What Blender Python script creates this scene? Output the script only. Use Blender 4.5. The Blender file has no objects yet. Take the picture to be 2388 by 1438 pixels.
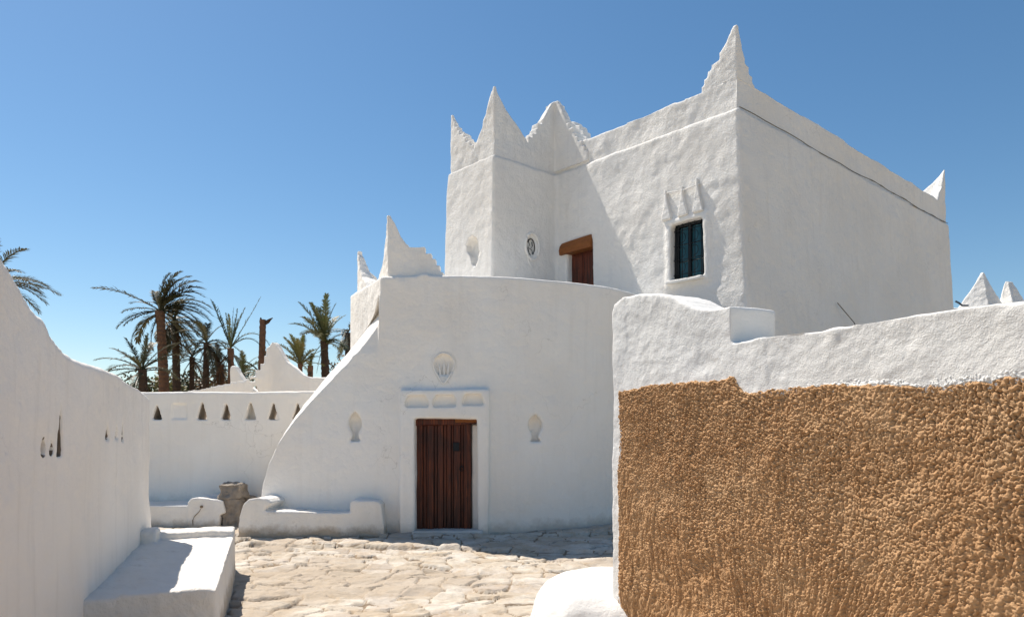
import bpy, bmesh, math, random
import numpy as np
from mathutils import Vector, Matrix

# ------------------------------------------------------------------ camera, sky, sun, exposure
scene = bpy.context.scene
C = scene.collection
F = 1670.0; CX = 1194.0; HZ = 1000.0; EYE = 1.6          # pixels of the 2388 wide photograph
cam_d = bpy.data.cameras.new('camera'); cam = bpy.data.objects.new('camera', cam_d); C.objects.link(cam)
cam.location = (0, 0, EYE); cam.rotation_euler = (math.radians(90), 0, 0)
cam_d.sensor_width = 36.0; cam_d.lens = F / 2388 * 36.0
cam_d.shift_y = (HZ - 719) / 2388
cam_d.clip_start = 0.05; cam_d.clip_end = 4000
scene.camera = cam
scene.render.resolution_x = 1024; scene.render.resolution_y = 616

SUN_AZ = math.atan2(-0.785, 0.62)       # angle from +Y towards +X of the direction TO the sun
SUN_EL = math.radians(58)
sun_dir = Vector((math.sin(SUN_AZ) * math.cos(SUN_EL), math.cos(SUN_AZ) * math.cos(SUN_EL), math.sin(SUN_EL)))
sd = bpy.data.lights.new('sun', 'SUN'); sd.energy = 4.55; sd.angle = math.radians(0.5); sd.color = (1.0, 0.925, 0.82)
so = bpy.data.objects.new('sun', sd); C.objects.link(so)
so.rotation_euler = sun_dir.to_track_quat('Z', 'Y').to_euler(); so.location = (0, 0, 30)
w = bpy.data.worlds.new('World'); scene.world = w; w.use_nodes = True
nt = w.node_tree; nt.nodes.clear()
sky = nt.nodes.new('ShaderNodeTexSky'); sky.sky_type = 'NISHITA'; sky.sun_disc = False
sky.sun_elevation = SUN_EL; sky.sun_rotation = SUN_AZ
sky.altitude = 300; sky.air_density = 1.0; sky.dust_density = 0.4; sky.ozone_density = 1.6
bg = nt.nodes.new('ShaderNodeBackground'); bg.inputs['Strength'].default_value = 0.081
wo = nt.nodes.new('ShaderNodeOutputWorld')
hs = nt.nodes.new('ShaderNodeHueSaturation'); hs.inputs['Saturation'].default_value = 1.2; hs.inputs['Hue'].default_value = 0.494
nt.links.new(sky.outputs[0], hs.inputs['Color']); nt.links.new(hs.outputs[0], bg.inputs[0]); nt.links.new(bg.outputs[0], wo.inputs[0])
scene.view_settings.view_transform = 'Standard'; scene.view_settings.look = 'None'
scene.view_settings.exposure = 0.60; scene.view_settings.gamma = 1.0
scene.cycles.diffuse_bounces = 6; scene.cycles.max_bounces = 8

random.seed(7)
def at(px, py, d):                     # a pixel of the photograph at depth d
    return Vector(((px - CX) / F * d, d, EYE + (HZ - py) / F * d))

# ------------------------------------------------------------------ numpy noise
def _h(ix, iy, iz, seed):
    n = (ix.astype(np.int64) * 73856093) ^ (iy.astype(np.int64) * 19349663) ^ (iz.astype(np.int64) * 83492791) ^ (seed * 2654435)
    n = (n ^ (n >> 13)) * 1274126177
    n = n & 0x7fffffff
    n = (n ^ (n >> 16)) * 40503
    return ((n & 0xffffff) / float(0xffffff))
def vnoise(P, freq, seed=0):
    Q = P * freq; I = np.floor(Q); f = Q - I; I = I.astype(np.int64); f = f * f * (3 - 2 * f)
    r = 0
    for dx in (0, 1):
        for dy in (0, 1):
            for dz in (0, 1):
                wgt = (f[:, 0] if dx else 1 - f[:, 0]) * (f[:, 1] if dy else 1 - f[:, 1]) * (f[:, 2] if dz else 1 - f[:, 2])
                r = r + wgt * _h(I[:, 0] + dx, I[:, 1] + dy, I[:, 2] + dz, seed)
    return r * 2 - 1
def fbm(P, freq, octs=3, seed=0, gain=0.5):
    a = 1.0; r = 0
    for k in range(octs):
        r = r + a * vnoise(P, freq * 2 ** k, seed + k * 17); a *= gain
    return r
def worley2(U, V, seed=0):             # F1, F2, id, and offset to the nearest feature
    iu = np.floor(U).astype(np.int64); iv = np.floor(V).astype(np.int64)
    f1 = np.full(U.shape, 9.0); f2 = np.full(U.shape, 9.0); cid = np.zeros(U.shape); du = np.zeros(U.shape); dv = np.zeros(U.shape)
    z = np.zeros_like(iu)
    for a in (-1, 0, 1):
        for b in (-1, 0, 1):
            cu = iu + a; cv = iv + b
            pu = cu + 0.1 + 0.8 * _h(cu, cv, z, seed); pv = cv + 0.1 + 0.8 * _h(cu, cv, z + 1, seed)
            d = np.hypot(U - pu, V - pv)
            near = d < f1
            f2 = np.where(near, f1, np.minimum(f2, d))
            cid = np.where(near, _h(cu, cv, z + 2, seed), cid)
            du = np.where(near, U - pu, du); dv = np.where(near, V - pv, dv)
            f1 = np.where(near, d, f1)
    return f1, f2, cid, du, dv

# ------------------------------------------------------------------ object helpers
def tag(o, label=None, cat=None, group=None, kind=None):
    if label: o['label'] = label
    if cat: o['category'] = cat
    if group: o['group'] = group
    if kind: o['kind'] = kind
    return o
def empty(name, loc=(0, 0, 0), rz=0):
    o = bpy.data.objects.new(name, None); C.objects.link(o); o.location = loc; o.rotation_euler = (0, 0, rz)
    o.empty_display_size = 0.3
    return o
def link(name, me, mat=None, parent=None, smooth=True):
    me.name = name
    o = bpy.data.objects.new(name, me); C.objects.link(o)
    if mat:
        if len(me.materials) == 2: me.materials[0] = mat
        else: me.materials.clear(); me.materials.append(mat)
    if parent: o.parent = parent
    if smooth: me.polygons.foreach_set('use_smooth', [True] * len(me.polygons))
    return o
def from_bm(name, bm, mat=None, parent=None, smooth=False):
    bmesh.ops.recalc_face_normals(bm, faces=bm.faces)
    me = bpy.data.meshes.new(name); bm.to_mesh(me); bm.free()
    return link(name, me, mat, parent, smooth)
def from_arrays(name, V, Fc, mat=None, parent=None, smooth=False):
    me = bpy.data.meshes.new(name); me.from_pydata([tuple(v) for v in V], [], Fc); me.update()
    return link(name, me, mat, parent, smooth)
def prism(bm, pts, ext):               # closed prism from a 3D outline and an extrusion vector
    ext = Vector(ext); a = [bm.verts.new(Vector(p)) for p in pts]; b = [bm.verts.new(Vector(p) + ext) for p in pts]
    n = len(pts)
    bm.faces.new(a); bm.faces.new(list(reversed(b)))
    for i in range(n): bm.faces.new((a[i], b[i], b[(i + 1) % n], a[(i + 1) % n])) if True else None
def box(bm, x0, x1, y0, y1, z0, z1):
    prism(bm, [(x0, y0, z0), (x1, y0, z0), (x1, y1, z0), (x0, y1, z0)], (0, 0, z1 - z0))
def tube(bm, pts, r, n=8, cap=True):
    pts = [Vector(p) for p in pts]; rs = r if isinstance(r, (list, tuple)) else [r] * len(pts)
    rings = []
    for i, p in enumerate(pts):
        t = (pts[min(i + 1, len(pts) - 1)] - pts[max(i - 1, 0)]).normalized()
        up = Vector((0, 0, 1)) if abs(t.z) < 0.9 else Vector((1, 0, 0))
        a = t.cross(up).normalized(); b = t.cross(a)
        rings.append([bm.verts.new(p + (a * math.cos(2 * math.pi * k / n) + b * math.sin(2 * math.pi * k / n)) * rs[i]) for k in range(n)])
    for i in range(len(rings) - 1):
        for k in range(n): bm.faces.new((rings[i][k], rings[i][(k + 1) % n], rings[i + 1][(k + 1) % n], rings[i + 1][k]))
    if cap: bm.faces.new(rings[0]); bm.faces.new(list(reversed(rings[-1])))
def new_bm(): return bmesh.new()
def evaluate(o):                        # the mesh with its modifiers applied
    dg = bpy.context.evaluated_depsgraph_get(); dg.update()
    me = bpy.data.meshes.new_from_object(o.evaluated_get(dg)); return me
def temp(bm):
    bmesh.ops.recalc_face_normals(bm, faces=bm.faces)
    me = bpy.data.meshes.new('tmp'); bm.to_mesh(me); bm.free()
    o = bpy.data.objects.new('tmp', me); C.objects.link(o); return o
def drop(o):
    me = o.data; bpy.data.objects.remove(o); bpy.data.meshes.remove(me)
def plastered(bm, voxel, s1=6, cutters=None, s2=2):
    """union of rough solids -> one rounded plaster body; cutters carve niches and openings"""
    o = temp(bm)
    m = o.modifiers.new('r', 'REMESH'); m.mode = 'VOXEL'; m.voxel_size = voxel
    if s1: m = o.modifiers.new('s', 'SMOOTH'); m.factor = 0.5; m.iterations = s1
    me = evaluate(o); drop(o)
    if cutters is not None:
        o = bpy.data.objects.new('tmp', me); C.objects.link(o)
        co = temp(cutters)
        m = o.modifiers.new('b', 'BOOLEAN'); m.operation = 'DIFFERENCE'; m.object = co; m.solver = 'EXACT'
        m = o.modifiers.new('r', 'REMESH'); m.mode = 'VOXEL'; m.voxel_size = voxel
        if s2: m = o.modifiers.new('s', 'SMOOTH'); m.factor = 0.5; m.iterations = s2
        me2 = evaluate(o); drop(o); drop(co); me = me2
    return me
def get_co(me):
    a = np.empty(len(me.vertices) * 3, np.float32); me.vertices.foreach_get('co', a); return a.reshape(-1, 3).astype(np.float64)
def get_no(me):
    a = np.empty(len(me.vertices) * 3, np.float32); me.vertices.foreach_get('normal', a); return a.reshape(-1, 3).astype(np.float64)
def set_co(me, P):
    me.vertices.foreach_set('co', P.astype(np.float32).ravel()); me.update()
def mud_inside(me, tris, axis_y, lo, hi, mat=None):
    """openings whose sides were never whitewashed: faces deep inside the given (x0, x1, z0, z1) get the mud material"""
    me.materials.clear(); me.materials.append(None); me.materials.append(mat or M_mud)
    nf = len(me.polygons); c = np.empty(nf * 3, np.float32); me.polygons.foreach_get('center', c); c = c.reshape(-1, 3)
    f = np.zeros(nf, bool)
    for x0, x1, z0, z1 in tris:
        k = np.interp((c[:, 2] - z0) / (z1 - z0), [0, .5, 1], [1.0, .6, .12]); f |= (np.abs(c[:, 0] - (x0 + x1) / 2) < k * (x1 - x0) / 2) & (c[:, 2] > z0) & (c[:, 2] < z1)
    f &= (c[:, 1] > lo) & (c[:, 1] < hi)
    me.polygons.foreach_set('material_index', f.astype(np.int32))
def roughen(me, amp=0.012, freq=1.6, amp2=0.003, freq2=9, seed=0):
    P = get_co(me); N = get_no(me)
    d = amp * fbm(P, freq, 3, seed) + amp2 * fbm(P, freq2, 2, seed + 5)
    set_co(me, P + N * d[:, None]); return me

# ------------------------------------------------------------------ materials
def mat_base(name):
    m = bpy.data.materials.new(name); m.use_nodes = True; t = m.node_tree; t.nodes.clear()
    out = t.nodes.new('ShaderNodeOutputMaterial'); b = t.nodes.new('ShaderNodeBsdfPrincipled')
    t.links.new(b.outputs[0], out.inputs[0]); return m, t, b
def nd(t, typ, **k):
    n = t.nodes.new(typ)
    for a, v in k.items():
        if a in n.inputs: n.inputs[a].default_value = v
        else: setattr(n, a, v)
    return n
def noise(t, co, scale, detail=4, rough=0.55):
    n = t.nodes.new('ShaderNodeTexNoise'); n.inputs['Scale'].default_value = scale
    n.inputs['Detail'].default_value = detail; n.inputs['Roughness'].default_value = rough
    t.links.new(co, n.inputs['Vector']); return n.outputs['Fac']
def ramp(t, fac, stops):
    r = t.nodes.new('ShaderNodeValToRGB'); e = r.color_ramp.elements
    while len(e) > 1: e.remove(e[-1])
    e[0].position = stops[0][0]; e[0].color = (*stops[0][1], 1)
    for p, c in stops[1:]: x = e.new(p); x.color = (*c, 1)
    t.links.new(fac, r.inputs['Fac']); return r.outputs['Color']
def mixc(t, fac, a, b, mode='MIX'):
    m = t.nodes.new('ShaderNodeMix'); m.data_type = 'RGBA'; m.blend_type = mode
    for s, v in ((m.inputs['Factor'], fac), (m.inputs[6], a), (m.inputs[7], b)):
        if hasattr(v, 'links'): t.links.new(v, s)
        else: s.default_value = v if isinstance(v, float) else (*v, 1)
    return m.outputs[2]
def mth(t, op, a, b=0.0, clamp=False):
    m = t.nodes.new('ShaderNodeMath'); m.operation = op; m.use_clamp = clamp
    for s, v in ((m.inputs[0], a), (m.inputs[1], b)):
        if hasattr(v, 'links'): t.links.new(v, s)
        else: s.default_value = v
    return m.outputs[0]
def mapping(t, src, scale=(1, 1, 1), loc=(0, 0, 0)):
    m = t.nodes.new('ShaderNodeMapping'); m.inputs['Scale'].default_value = scale; m.inputs['Location'].default_value = loc
    t.links.new(src, m.inputs['Vector']); return m.outputs[0]
def bump(t, h, dist, strength=1.0, prev=None):
    b = t.nodes.new('ShaderNodeBump'); b.inputs['Distance'].default_value = dist; b.inputs['Strength'].default_value = strength
    t.links.new(h, b.inputs['Height'])
    if prev is not None: t.links.new(prev, b.inputs['Normal'])
    return b.outputs[0]
def geo_pos(t):
    return t.nodes.new('ShaderNodeNewGeometry').outputs['Position']
def plaster(name, base=(0.87, 0.84, 0.79), warm=(0.84, 0.79, 0.725), b1=0.02, b2=0.008, b3=0.003, dirt=0.0, dirt_h=0.5, streak=0.15, spots=0.0):
    m, t, b = mat_base(name); pos = geo_pos(t)
    n1 = noise(t, pos, 0.9, 5, 0.6)
    c = mixc(t, mth(t, 'MULTIPLY', ramp_f(t, n1, 0.4, 0.68), 0.8), base, warm)
    ns = noise(t, mapping(t, pos, (7, 7, 0.7)), 1.0, 4, 0.6)
    c = mixc(t, mth(t, 'MULTIPLY', ramp_f(t, ns, 0.52, 0.75), streak), c, (0.52, 0.475, 0.42))
    if spots:
        n5 = noise(t, pos, 3.2, 8, 0.72)
        c = mixc(t, mth(t, 'MULTIPLY', ramp_f(t, n5, 0.6, 0.68), spots), c, (0.42, 0.38, 0.33))
    if dirt:
        s = t.nodes.new('ShaderNodeSeparateXYZ'); t.links.new(pos, s.inputs[0])
        n2 = noise(t, pos, 3.0, 6, 0.7)
        hh = mth(t, 'SUBTRACT', mth(t, 'MULTIPLY', n2, dirt_h * 2.0), s.outputs[2])
        f = ramp_f(t, hh, 0.0, dirt_h * 0.7)
        c = mixc(t, mth(t, 'MULTIPLY', f, dirt), c, (0.36, 0.29, 0.21))
    b.inputs['Roughness'].default_value = 0.9
    b.inputs['Specular IOR Level'].default_value = 0.15
    c = mixc(t, mth(t, 'MULTIPLY', ramp_f(t, noise(t, pos, 0.45, 3, 0.5), .42, .62), .35), c, tuple(x * k_ for x, k_ in zip(base, (.93, .90, .86))))
    vo = t.nodes.new('ShaderNodeTexVoronoi'); vo.feature = 'DISTANCE_TO_EDGE'; vo.inputs['Scale'].default_value = 0.9
    wv = t.nodes.new('ShaderNodeVectorMath'); wv.operation = 'ADD'; nz = t.nodes.new('ShaderNodeTexNoise'); nz.inputs['Scale'].default_value = 2.5; nz.inputs['Detail'].default_value = 6
    t.links.new(pos, nz.inputs['Vector']); t.links.new(pos, wv.inputs[0]); t.links.new(nz.outputs['Color'], wv.inputs[1]); t.links.new(wv.outputs[0], vo.inputs['Vector'])
    ck = mth(t, 'MULTIPLY', mth(t, 'SUBTRACT', 1.0, ramp_f(t, vo.outputs['Distance'], 0.0, 0.006)), ramp_f(t, noise(t, pos, 0.8, 3), .54, .62))
    c = mixc(t, mth(t, 'MULTIPLY', ck, .45), c, (0.42, 0.38, 0.33))
    t.links.new(c, b.inputs['Base Color'])
    nn = bump(t, noise(t, pos, 5, 5, 0.6), b1)
    nn = bump(t, noise(t, pos, 28, 4, 0.6), b2, 1.0, nn)
    nn = bump(t, noise(t, pos, 130, 2, 0.6), b3, 1.0, nn)
    t.links.new(nn, b.inputs['Normal'])
    return m
def ramp_f(t, v, lo, hi):
    m = t.nodes.new('ShaderNodeMapRange'); m.inputs['From Min'].default_value = lo; m.inputs['From Max'].default_value = hi
    m.clamp = True; t.links.new(v, m.inputs['Value']); return m.outputs[0]
def simple(name, col, rough=0.7, metal=0.0, var=0.25, sc=6, bmp=0.003, stretch=(1, 1, 1), spec=0.3):
    m, t, b = mat_base(name); tc = t.nodes.new('ShaderNodeTexCoord').outputs['Object']
    co = mapping(t, tc, stretch)
    n = noise(t, co, sc, 5, 0.65)
    c = mixc(t, n, tuple(x * (1 - var) for x in col), tuple(min(1, x * (1 + var)) for x in col))
    t.links.new(c, b.inputs['Base Color']); b.inputs['Roughness'].default_value = rough; b.inputs['Metallic'].default_value = metal
    b.inputs['Specular IOR Level'].default_value = spec
    t.links.new(bump(t, n, bmp), b.inputs['Normal'])
    return m

M_front = plaster('whitewash_front', b1=0.03, b2=0.004, b3=0.0015, dirt=0.5, dirt_h=0.22, streak=0.14)
M_house = plaster('whitewash_house', base=(0.78, 0.765, 0.735), warm=(0.755, 0.735, 0.70), b1=0.028, b2=0.013, b3=0.004, streak=0.2)
M_left = plaster('whitewash_left', base=(0.90, 0.85, 0.785), warm=(0.86, 0.80, 0.725), b1=0.02, b2=0.004, b3=0.0015, streak=0.22)
M_back = plaster('whitewash_back', b1=0.02, b2=0.004, b3=0.002, dirt=0.5, dirt_h=0.5, streak=0.15)
M_bench = plaster('whitewash_bench', base=(0.79, 0.765, 0.725), warm=(0.74, 0.69, 0.62), b1=0.02, b2=0.012, b3=0.003, dirt=0.85, dirt_h=0.17, streak=0.2, spots=0.5)
M_cap = plaster('whitewash_cap', base=(0.77, 0.76, 0.735), warm=(0.75, 0.735, 0.70), b1=0.012, b2=0.005, b3=0.0025, streak=0.06)
M_grime = plaster('grimy_whitewash', base=(0.66, 0.64, 0.60), warm=(0.5, 0.46, 0.41), b1=0.02, b2=0.012, b3=0.004, streak=0.4, spots=0.5)
M_mud = simple('bare_mud', (0.20, 0.155, 0.115), 0.95, var=0.4, sc=9, bmp=0.02)
M_mud_light = simple('pale_mud', (0.40, 0.345, 0.285), 0.95, var=0.35, sc=14, bmp=0.02)
M_stone = simple('weathered_stone', (0.25, 0.215, 0.18), 0.95, var=0.6, sc=9, bmp=0.03)
M_dark = simple('dark_iron', (0.02, 0.022, 0.025), 0.5, 0.6, 0.2)
M_teal = simple('teal_shutter_paint', (0.02, 0.085, 0.11), 0.3, 0, 0.5, sc=8)
M_lintel = simple('orange_brown_timber', (0.22, 0.075, 0.018), 0.55, 0, 0.6, sc=5, bmp=0.01, stretch=(14, 1.5, 14))
M_bark = simple('palm_bark', (0.16, 0.085, 0.05), 0.95, 0, 0.5, sc=5, bmp=0.05)
M_bark2 = simple('dark_palm_bark', (0.07, 0.045, 0.03), 0.95, 0, 0.5, sc=5, bmp=0.05)

# ------------------------------------------------------------------ ground
def front_y(x):                         # plan of the round front wall: straight on the left, arc on the right
    if x < -1.1: return 10.80 + (-1.1 - x) * 0.115
    dx = x + 1.1
    return 15.10 - math.sqrt(max(4.30 ** 2 - dx * dx, 0.01))
front_y_np = np.vectorize(front_y)

m, t, b = mat_base('sandy_earth')
pos = geo_pos(t)
c = mixc(t, noise(t, pos, 0.6, 6), (0.50, 0.41, 0.29), (0.36, 0.28, 0.19))
t.links.new(c, b.inputs['Base Color']); b.inputs['Roughness'].default_value = 0.95
t.links.new(bump(t, noise(t, pos, 8, 6), 0.05), b.inputs['Normal']); M_earth = m
bm = new_bm(); n = 48
R = 1500.0
vs = [bm.verts.new((R * math.cos(2 * math.pi * k / n), R * math.sin(2 * math.pi * k / n), -0.2)) for k in range(n)]
bm.faces.new(vs)
o = from_bm('ground', bm, M_earth); tag(o, 'flat sandy earth reaching out behind the white buildings', 'ground', kind='structure')

def build_paving():
    nx, ny = 620, 760
    xs = np.linspace(-6.2, 4.6, nx); ys = np.linspace(1.0, 15.0, ny)
    ys = 1.0 + 14.0 * (np.linspace(0, 1, ny) ** 1.15)
    X, Y = np.meshgrid(xs, ys); X = X.ravel(); Y = Y.ravel()
    P = np.stack([X, Y, X * 0], 1)
    wx = X + 0.10 * fbm(P, 1.7, 3, 3); wy = Y + 0.10 * fbm(P, 1.9, 3, 9)
    S = 0.30
    f1, f2, cid, du, dv = worley2(wx / S * 0.85, wy / S * 1.15, 5)
    e = np.clip((f2 - f1 - .03) / 0.045, 0, 1); e = e * e * (3 - 2 * e)
    tone = cid
    tx = (np.mod(cid * 37.7, 1) - 0.5); ty = (np.mod(cid * 91.3, 1) - 0.5)
    hgt = (np.mod(cid * 13.1, 1)) * 0.026
    z = e * (0.014 + hgt * .8) + (tx * du + ty * dv * 1.4) * 0.06 * e
    # layered split-stone ledges inside each slab
    q = fbm(P * np.array([1.0, 2.4, 1.0]), 2.6, 4, 31)
    led = np.floor(q * 3.2) / 3.2
    frac = q * 3.2 - np.floor(q * 3.2)
    z = z + (led + np.clip((frac - 0.85) / 0.15, 0, 1) / 3.2) * 0.017
    z = z + 0.004 * fbm(P, 16, 3, 12) + 0.012 * fbm(P, 0.7, 2, 40)
    # two low kerb steps in front of the wall
    l1 = np.interp(X, [-6.2, -4.0, -2.6, -0.8, 1.3, 4.6], [10.35, 10.22, 10.02, 9.74, 9.55, 9.3]) + 0.05 * fbm(P, 1.4, 3, 77)
    z = z - .075 + np.clip((Y - l1) / 0.02, 0, 1) * 0.055
    l2 = np.interp(X, [-6.2, -3.6, -1.9, 0.2, 1.6, 4.6], [10.85, 10.6, 10.52, 10.62, 10.95, 12.4]) + 0.04 * fbm(P, 1.8, 3, 78)
    z = z + np.clip((Y - l2) / 0.02, 0, 1) * 0.045
    fy = front_y_np(np.clip(X, -4.2, 3.1))
    gap = np.clip(1 - np.abs(Y - fy + 0.05) / 0.07, 0, 1) * (X > -2.2)
    gap2 = np.clip(1 - np.abs(Y - 10.60) / 0.045, 0, 1) * (X > -4.15) * (X < -1.95)
    gap = np.maximum(gap, gap2); z = z - gap * 0.09; e = e * (1 - gap) ** 2
    kl = np.maximum(np.exp(-((Y - l1 + .012) / .014) ** 2), np.exp(-((Y - l2 + .012) / .012) ** 2)); e = e * (1 - .8 * kl)
    idx = np.arange(nx * ny).reshape(ny, nx)
    Fq = np.stack([idx[:-1, :-1], idx[:-1, 1:], idx[1:, 1:], idx[1:, :-1]], -1).reshape(-1, 4)
    me = bpy.data.meshes.new('paving')
    me.vertices.add(nx * ny); me.vertices.foreach_set('co', np.stack([X, Y, z], 1).astype(np.float32).ravel())
    me.loops.add(Fq.size); me.loops.foreach_set('vertex_index', Fq.astype(np.int32).ravel())
    me.polygons.add(len(Fq)); me.polygons.foreach_set('loop_start', np.arange(0, Fq.size, 4, dtype=np.int32))
    me.polygons.foreach_set('loop_total', np.full(len(Fq), 4, dtype=np.int32))
    me.update(calc_edges=True); me.validate()
    ca = me.color_attributes.new('stone', 'FLOAT_COLOR', 'POINT')
    sandy = np.clip((0.0 + fbm(P, 0.9, 4, 55)) * 1.6 - (X + 1.0) * 0.14 - (Y - 7) * 0.15, 0, 1)
    col = np.stack([tone, e, np.clip(sandy, 0, 1), np.ones_like(tone)], 1)
    ca.data.foreach_set('color', col.astype(np.float32).ravel())
    m, t, b = mat_base('flagstone')
    vc = t.nodes.new('ShaderNodeVertexColor'); vc.layer_name = 'stone'
    s = t.nodes.new('ShaderNodeSeparateColor'); t.links.new(vc.outputs[0], s.inputs[0])
    pos = geo_pos(t)
    c = ramp(t, s.outputs[0], [(0.0, (0.46, 0.385, 0.29)), (0.25, (0.51, 0.44, 0.345)), (0.5, (0.57, 0.51, 0.42)), (0.75, (0.45, 0.385, 0.315)), (1.0, (0.60, 0.545, 0.465))])
    n1 = noise(t, pos, 4.5, 7, 0.7)
    c = mixc(t, ramp_f(t, n1, 0.45, 0.7), c, (0.46, 0.36, 0.25))
    n2 = noise(t, pos, 2.0, 6, 0.65)
    c = mixc(t, ramp_f(t, n2, 0.5, 0.66), c, (0.64, 0.59, 0.505))
    n3 = noise(t, pos, 26, 5, 0.7)
    c = mixc(t, mth(t, 'MULTIPLY', ramp_f(t, n3, 0.55, 0.75), 0.5), c, (0.34, 0.26, 0.18))
    c = mixc(t, mth(t, 'SUBTRACT', 1.0, ramp_f(t, s.outputs[1], 0.2, 0.65)), c, (0.27, 0.205, 0.14))
    c = mixc(t, mth(t, 'MULTIPLY', s.outputs[2], 0.7), c, (0.42, 0.345, 0.26))
    c = mixc(t, 1.0, c, (0.93, 0.93, 0.95), 'MULTIPLY')
    t.links.new(c, b.inputs['Base Color']); b.inputs['Roughness'].default_value = 0.9
    b.inputs['Specular IOR Level'].default_value = 0.2
    nn = bump(t, n1, 0.02); nn = bump(t, n3, 0.008, 1, nn); t.links.new(nn, b.inputs['Normal'])
    o = link('paving', me, m, None, True)
    tag(o, 'uneven cream flagstone paving in front of the round white building', 'paving', kind='structure')
build_paving()

# ------------------------------------------------------------------ round front building
FB = empty('round_building', (-1.1, 12.5, 0))
tag(FB, 'low white building with a curved front, brown plank door and sweeping buttress', 'building')
OFF = Vector((1.1, -12.5, 0))
def kid(o, root=FB, off=None):         # geometry was written in world space: move it into the parent's frame
    o.parent = root; o.matrix_parent_inverse = Matrix.Identity(4)
    P = get_co(o.data) - np.array(root.location)
    set_co(o.data, P); return o
TOP = 3.92
def fx(px, d=10.8): return (px - CX) / F * d
def fh(py, d=10.8): return EYE + (HZ - py) / F * d
bm = new_bm()
plan = [(-2.0, front_y(-2.0))] + [(x, front_y(x)) for x in np.linspace(-1.6, 3.0, 26)] + [(3.15, 14.6), (3.15, 17.5), (-3.6, 17.5), (-2.80, 12.45)]
prism(bm, [(x, y, -0.3) for x, y in plan], (0, 0, TOP + 0.3))
# buttress wing
wing = [(1000, 640), (893, 668), (884, 700), (866, 728), (825, 782), (790, 828), (760, 862), (720, 912), (680, 966), (640, 1030), (617, 1078), (606, 1125), (602, 1180), (600, 1300), (1000, 1300)]
bm2 = new_bm()
prism(bm2, [(fx(p, 11.0), 0, fh(q, 11.0)) for p, q in wing], (0, 0.62, 0))
for v in bm2.verts:
    v.co.y += front_y(v.co.x) + 0.005
me_t = bpy.data.meshes.new('t'); bm2.to_mesh(me_t); bm2.free(); bm.from_mesh(me_t)
# the rear left shoulder is lower and rounded
# corner horns
def arm(bm, c, d, n, outline, z0, zb, th0, th1, zs=0.0, st=0.10):
    """a pointed fin built up in thin courses: outline = (reach, height) pairs; it gets thinner towards the tip"""
    c = Vector((c[0], c[1], 0)); d = Vector((d[0], d[1], 0)).normalized(); n = Vector((n[0], n[1], 0)).normalized()
    zt = max(h for _, h in outline); z = z0; dz = 0.02
    while z < zt:
        q = z if z >= zs else min(zs, math.floor(z / st) * st + st * .75)     # courses laid as little steps
        r = max([a for a, h in outline if h >= q] + [0.0])
        up = [(a, h) for a, h in outline if h >= q]; lo = [(a, h) for a, h in outline if h < q]
        if up and lo:
            a1, h1_ = max(up, key=lambda q: q[0]); c2 = [q for q in lo if q[0] > a1]
            if c2:
                a2, h2_ = min(c2, key=lambda q: q[0])
                if h1_ - h2_ > 1e-4: r = a1 + (a2 - a1) * (h1_ - q) / (h1_ - h2_)
        f = max(0.0, min(1.0, (z - zb) / max(zt - zb, .01))); th = th0 + (th1 - th0) * f
        r = max(r, min(th, .05))
        prism(bm, [tuple(c + Vector((0, 0, z))), tuple(c + d * r + Vector((0, 0, z))), tuple(c + d * r + n * th + Vector((0, 0, z))), tuple(c + n * th + Vector((0, 0, z)))], (0, 0, dz * 1.3))
        z += dz
def poly_xz(pts, y, th): return [(a, y, b) for a, b in pts], (0, th, 0)
hx = [(901, 640), (902, 560), (904, 512), (908, 503), (916, 515), (930, 545), (945, 566), (965, 571), (988, 572), (991, 584), (1004, 590), (1007, 602), (1020, 607), (1024, 620), (1031, 628), (1036, 660)]
sdir = Vector((-0.80, 1.55, 0)).normalized(); sn = Vector((sdir.y, -sdir.x, 0))
hc = Vector((fx(901), front_y(-1.9) + 0.05, 0))
bm_h = new_bm()
fo = [(fx(a) - hc.x, fh(b)) for a, b in hx[3:]] + [(fx(1036) - hc.x, 3.75)]
arm(bm_h, hc, (1, 0), (0, 1), fo, 3.7, 4.0, .24, .05, 4.40, .095)
arm(bm_h, hc, sdir, sn, [(0.02, 4.84), (.06, 4.70), (.14, 4.45), (.24, 4.25), (.36, 4.10), (.50, 3.98), (.55, 3.7)], 3.7, 4.0, .20, .05)
me = roughen(plastered(bm_h, 0.014, 1), 0.010, 3, 0.004, 14, 3)
kid(link('horn', me, M_front))
bm_h = new_bm()
r0 = Vector((-2.66, 12.3, 0))
arm(bm_h, r0, -sdir, sn, [(.02, 4.62), (.08, 4.52), (.20, 4.26), (.32, 4.12), (.44, 4.06), (.58, 3.95), (.75, 3.6)], 3.3, 3.9, .26, .07)
arm(bm_h, r0, (1, 0), (0, 1), [(.05, 4.62), (.10, 4.50), (.20, 4.28), (.30, 4.20), (.42, 4.02), (.5, 3.6)], 3.3, 3.9, .26, .07)
me = roughen(plastered(bm_h, 0.016, 2), 0.010, 3, 0.004, 14, 8)
kid(link('horn', me, M_front))
# door surround, proud of the wall
DX0, DX1 = fx(933, 10.75), fx(1140, 10.75)
fyd = front_y(-1.0)
box(bm, DX0, DX1, fyd - 0.07, fyd + 0.3, -0.3, fh(907, 10.75))
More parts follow.
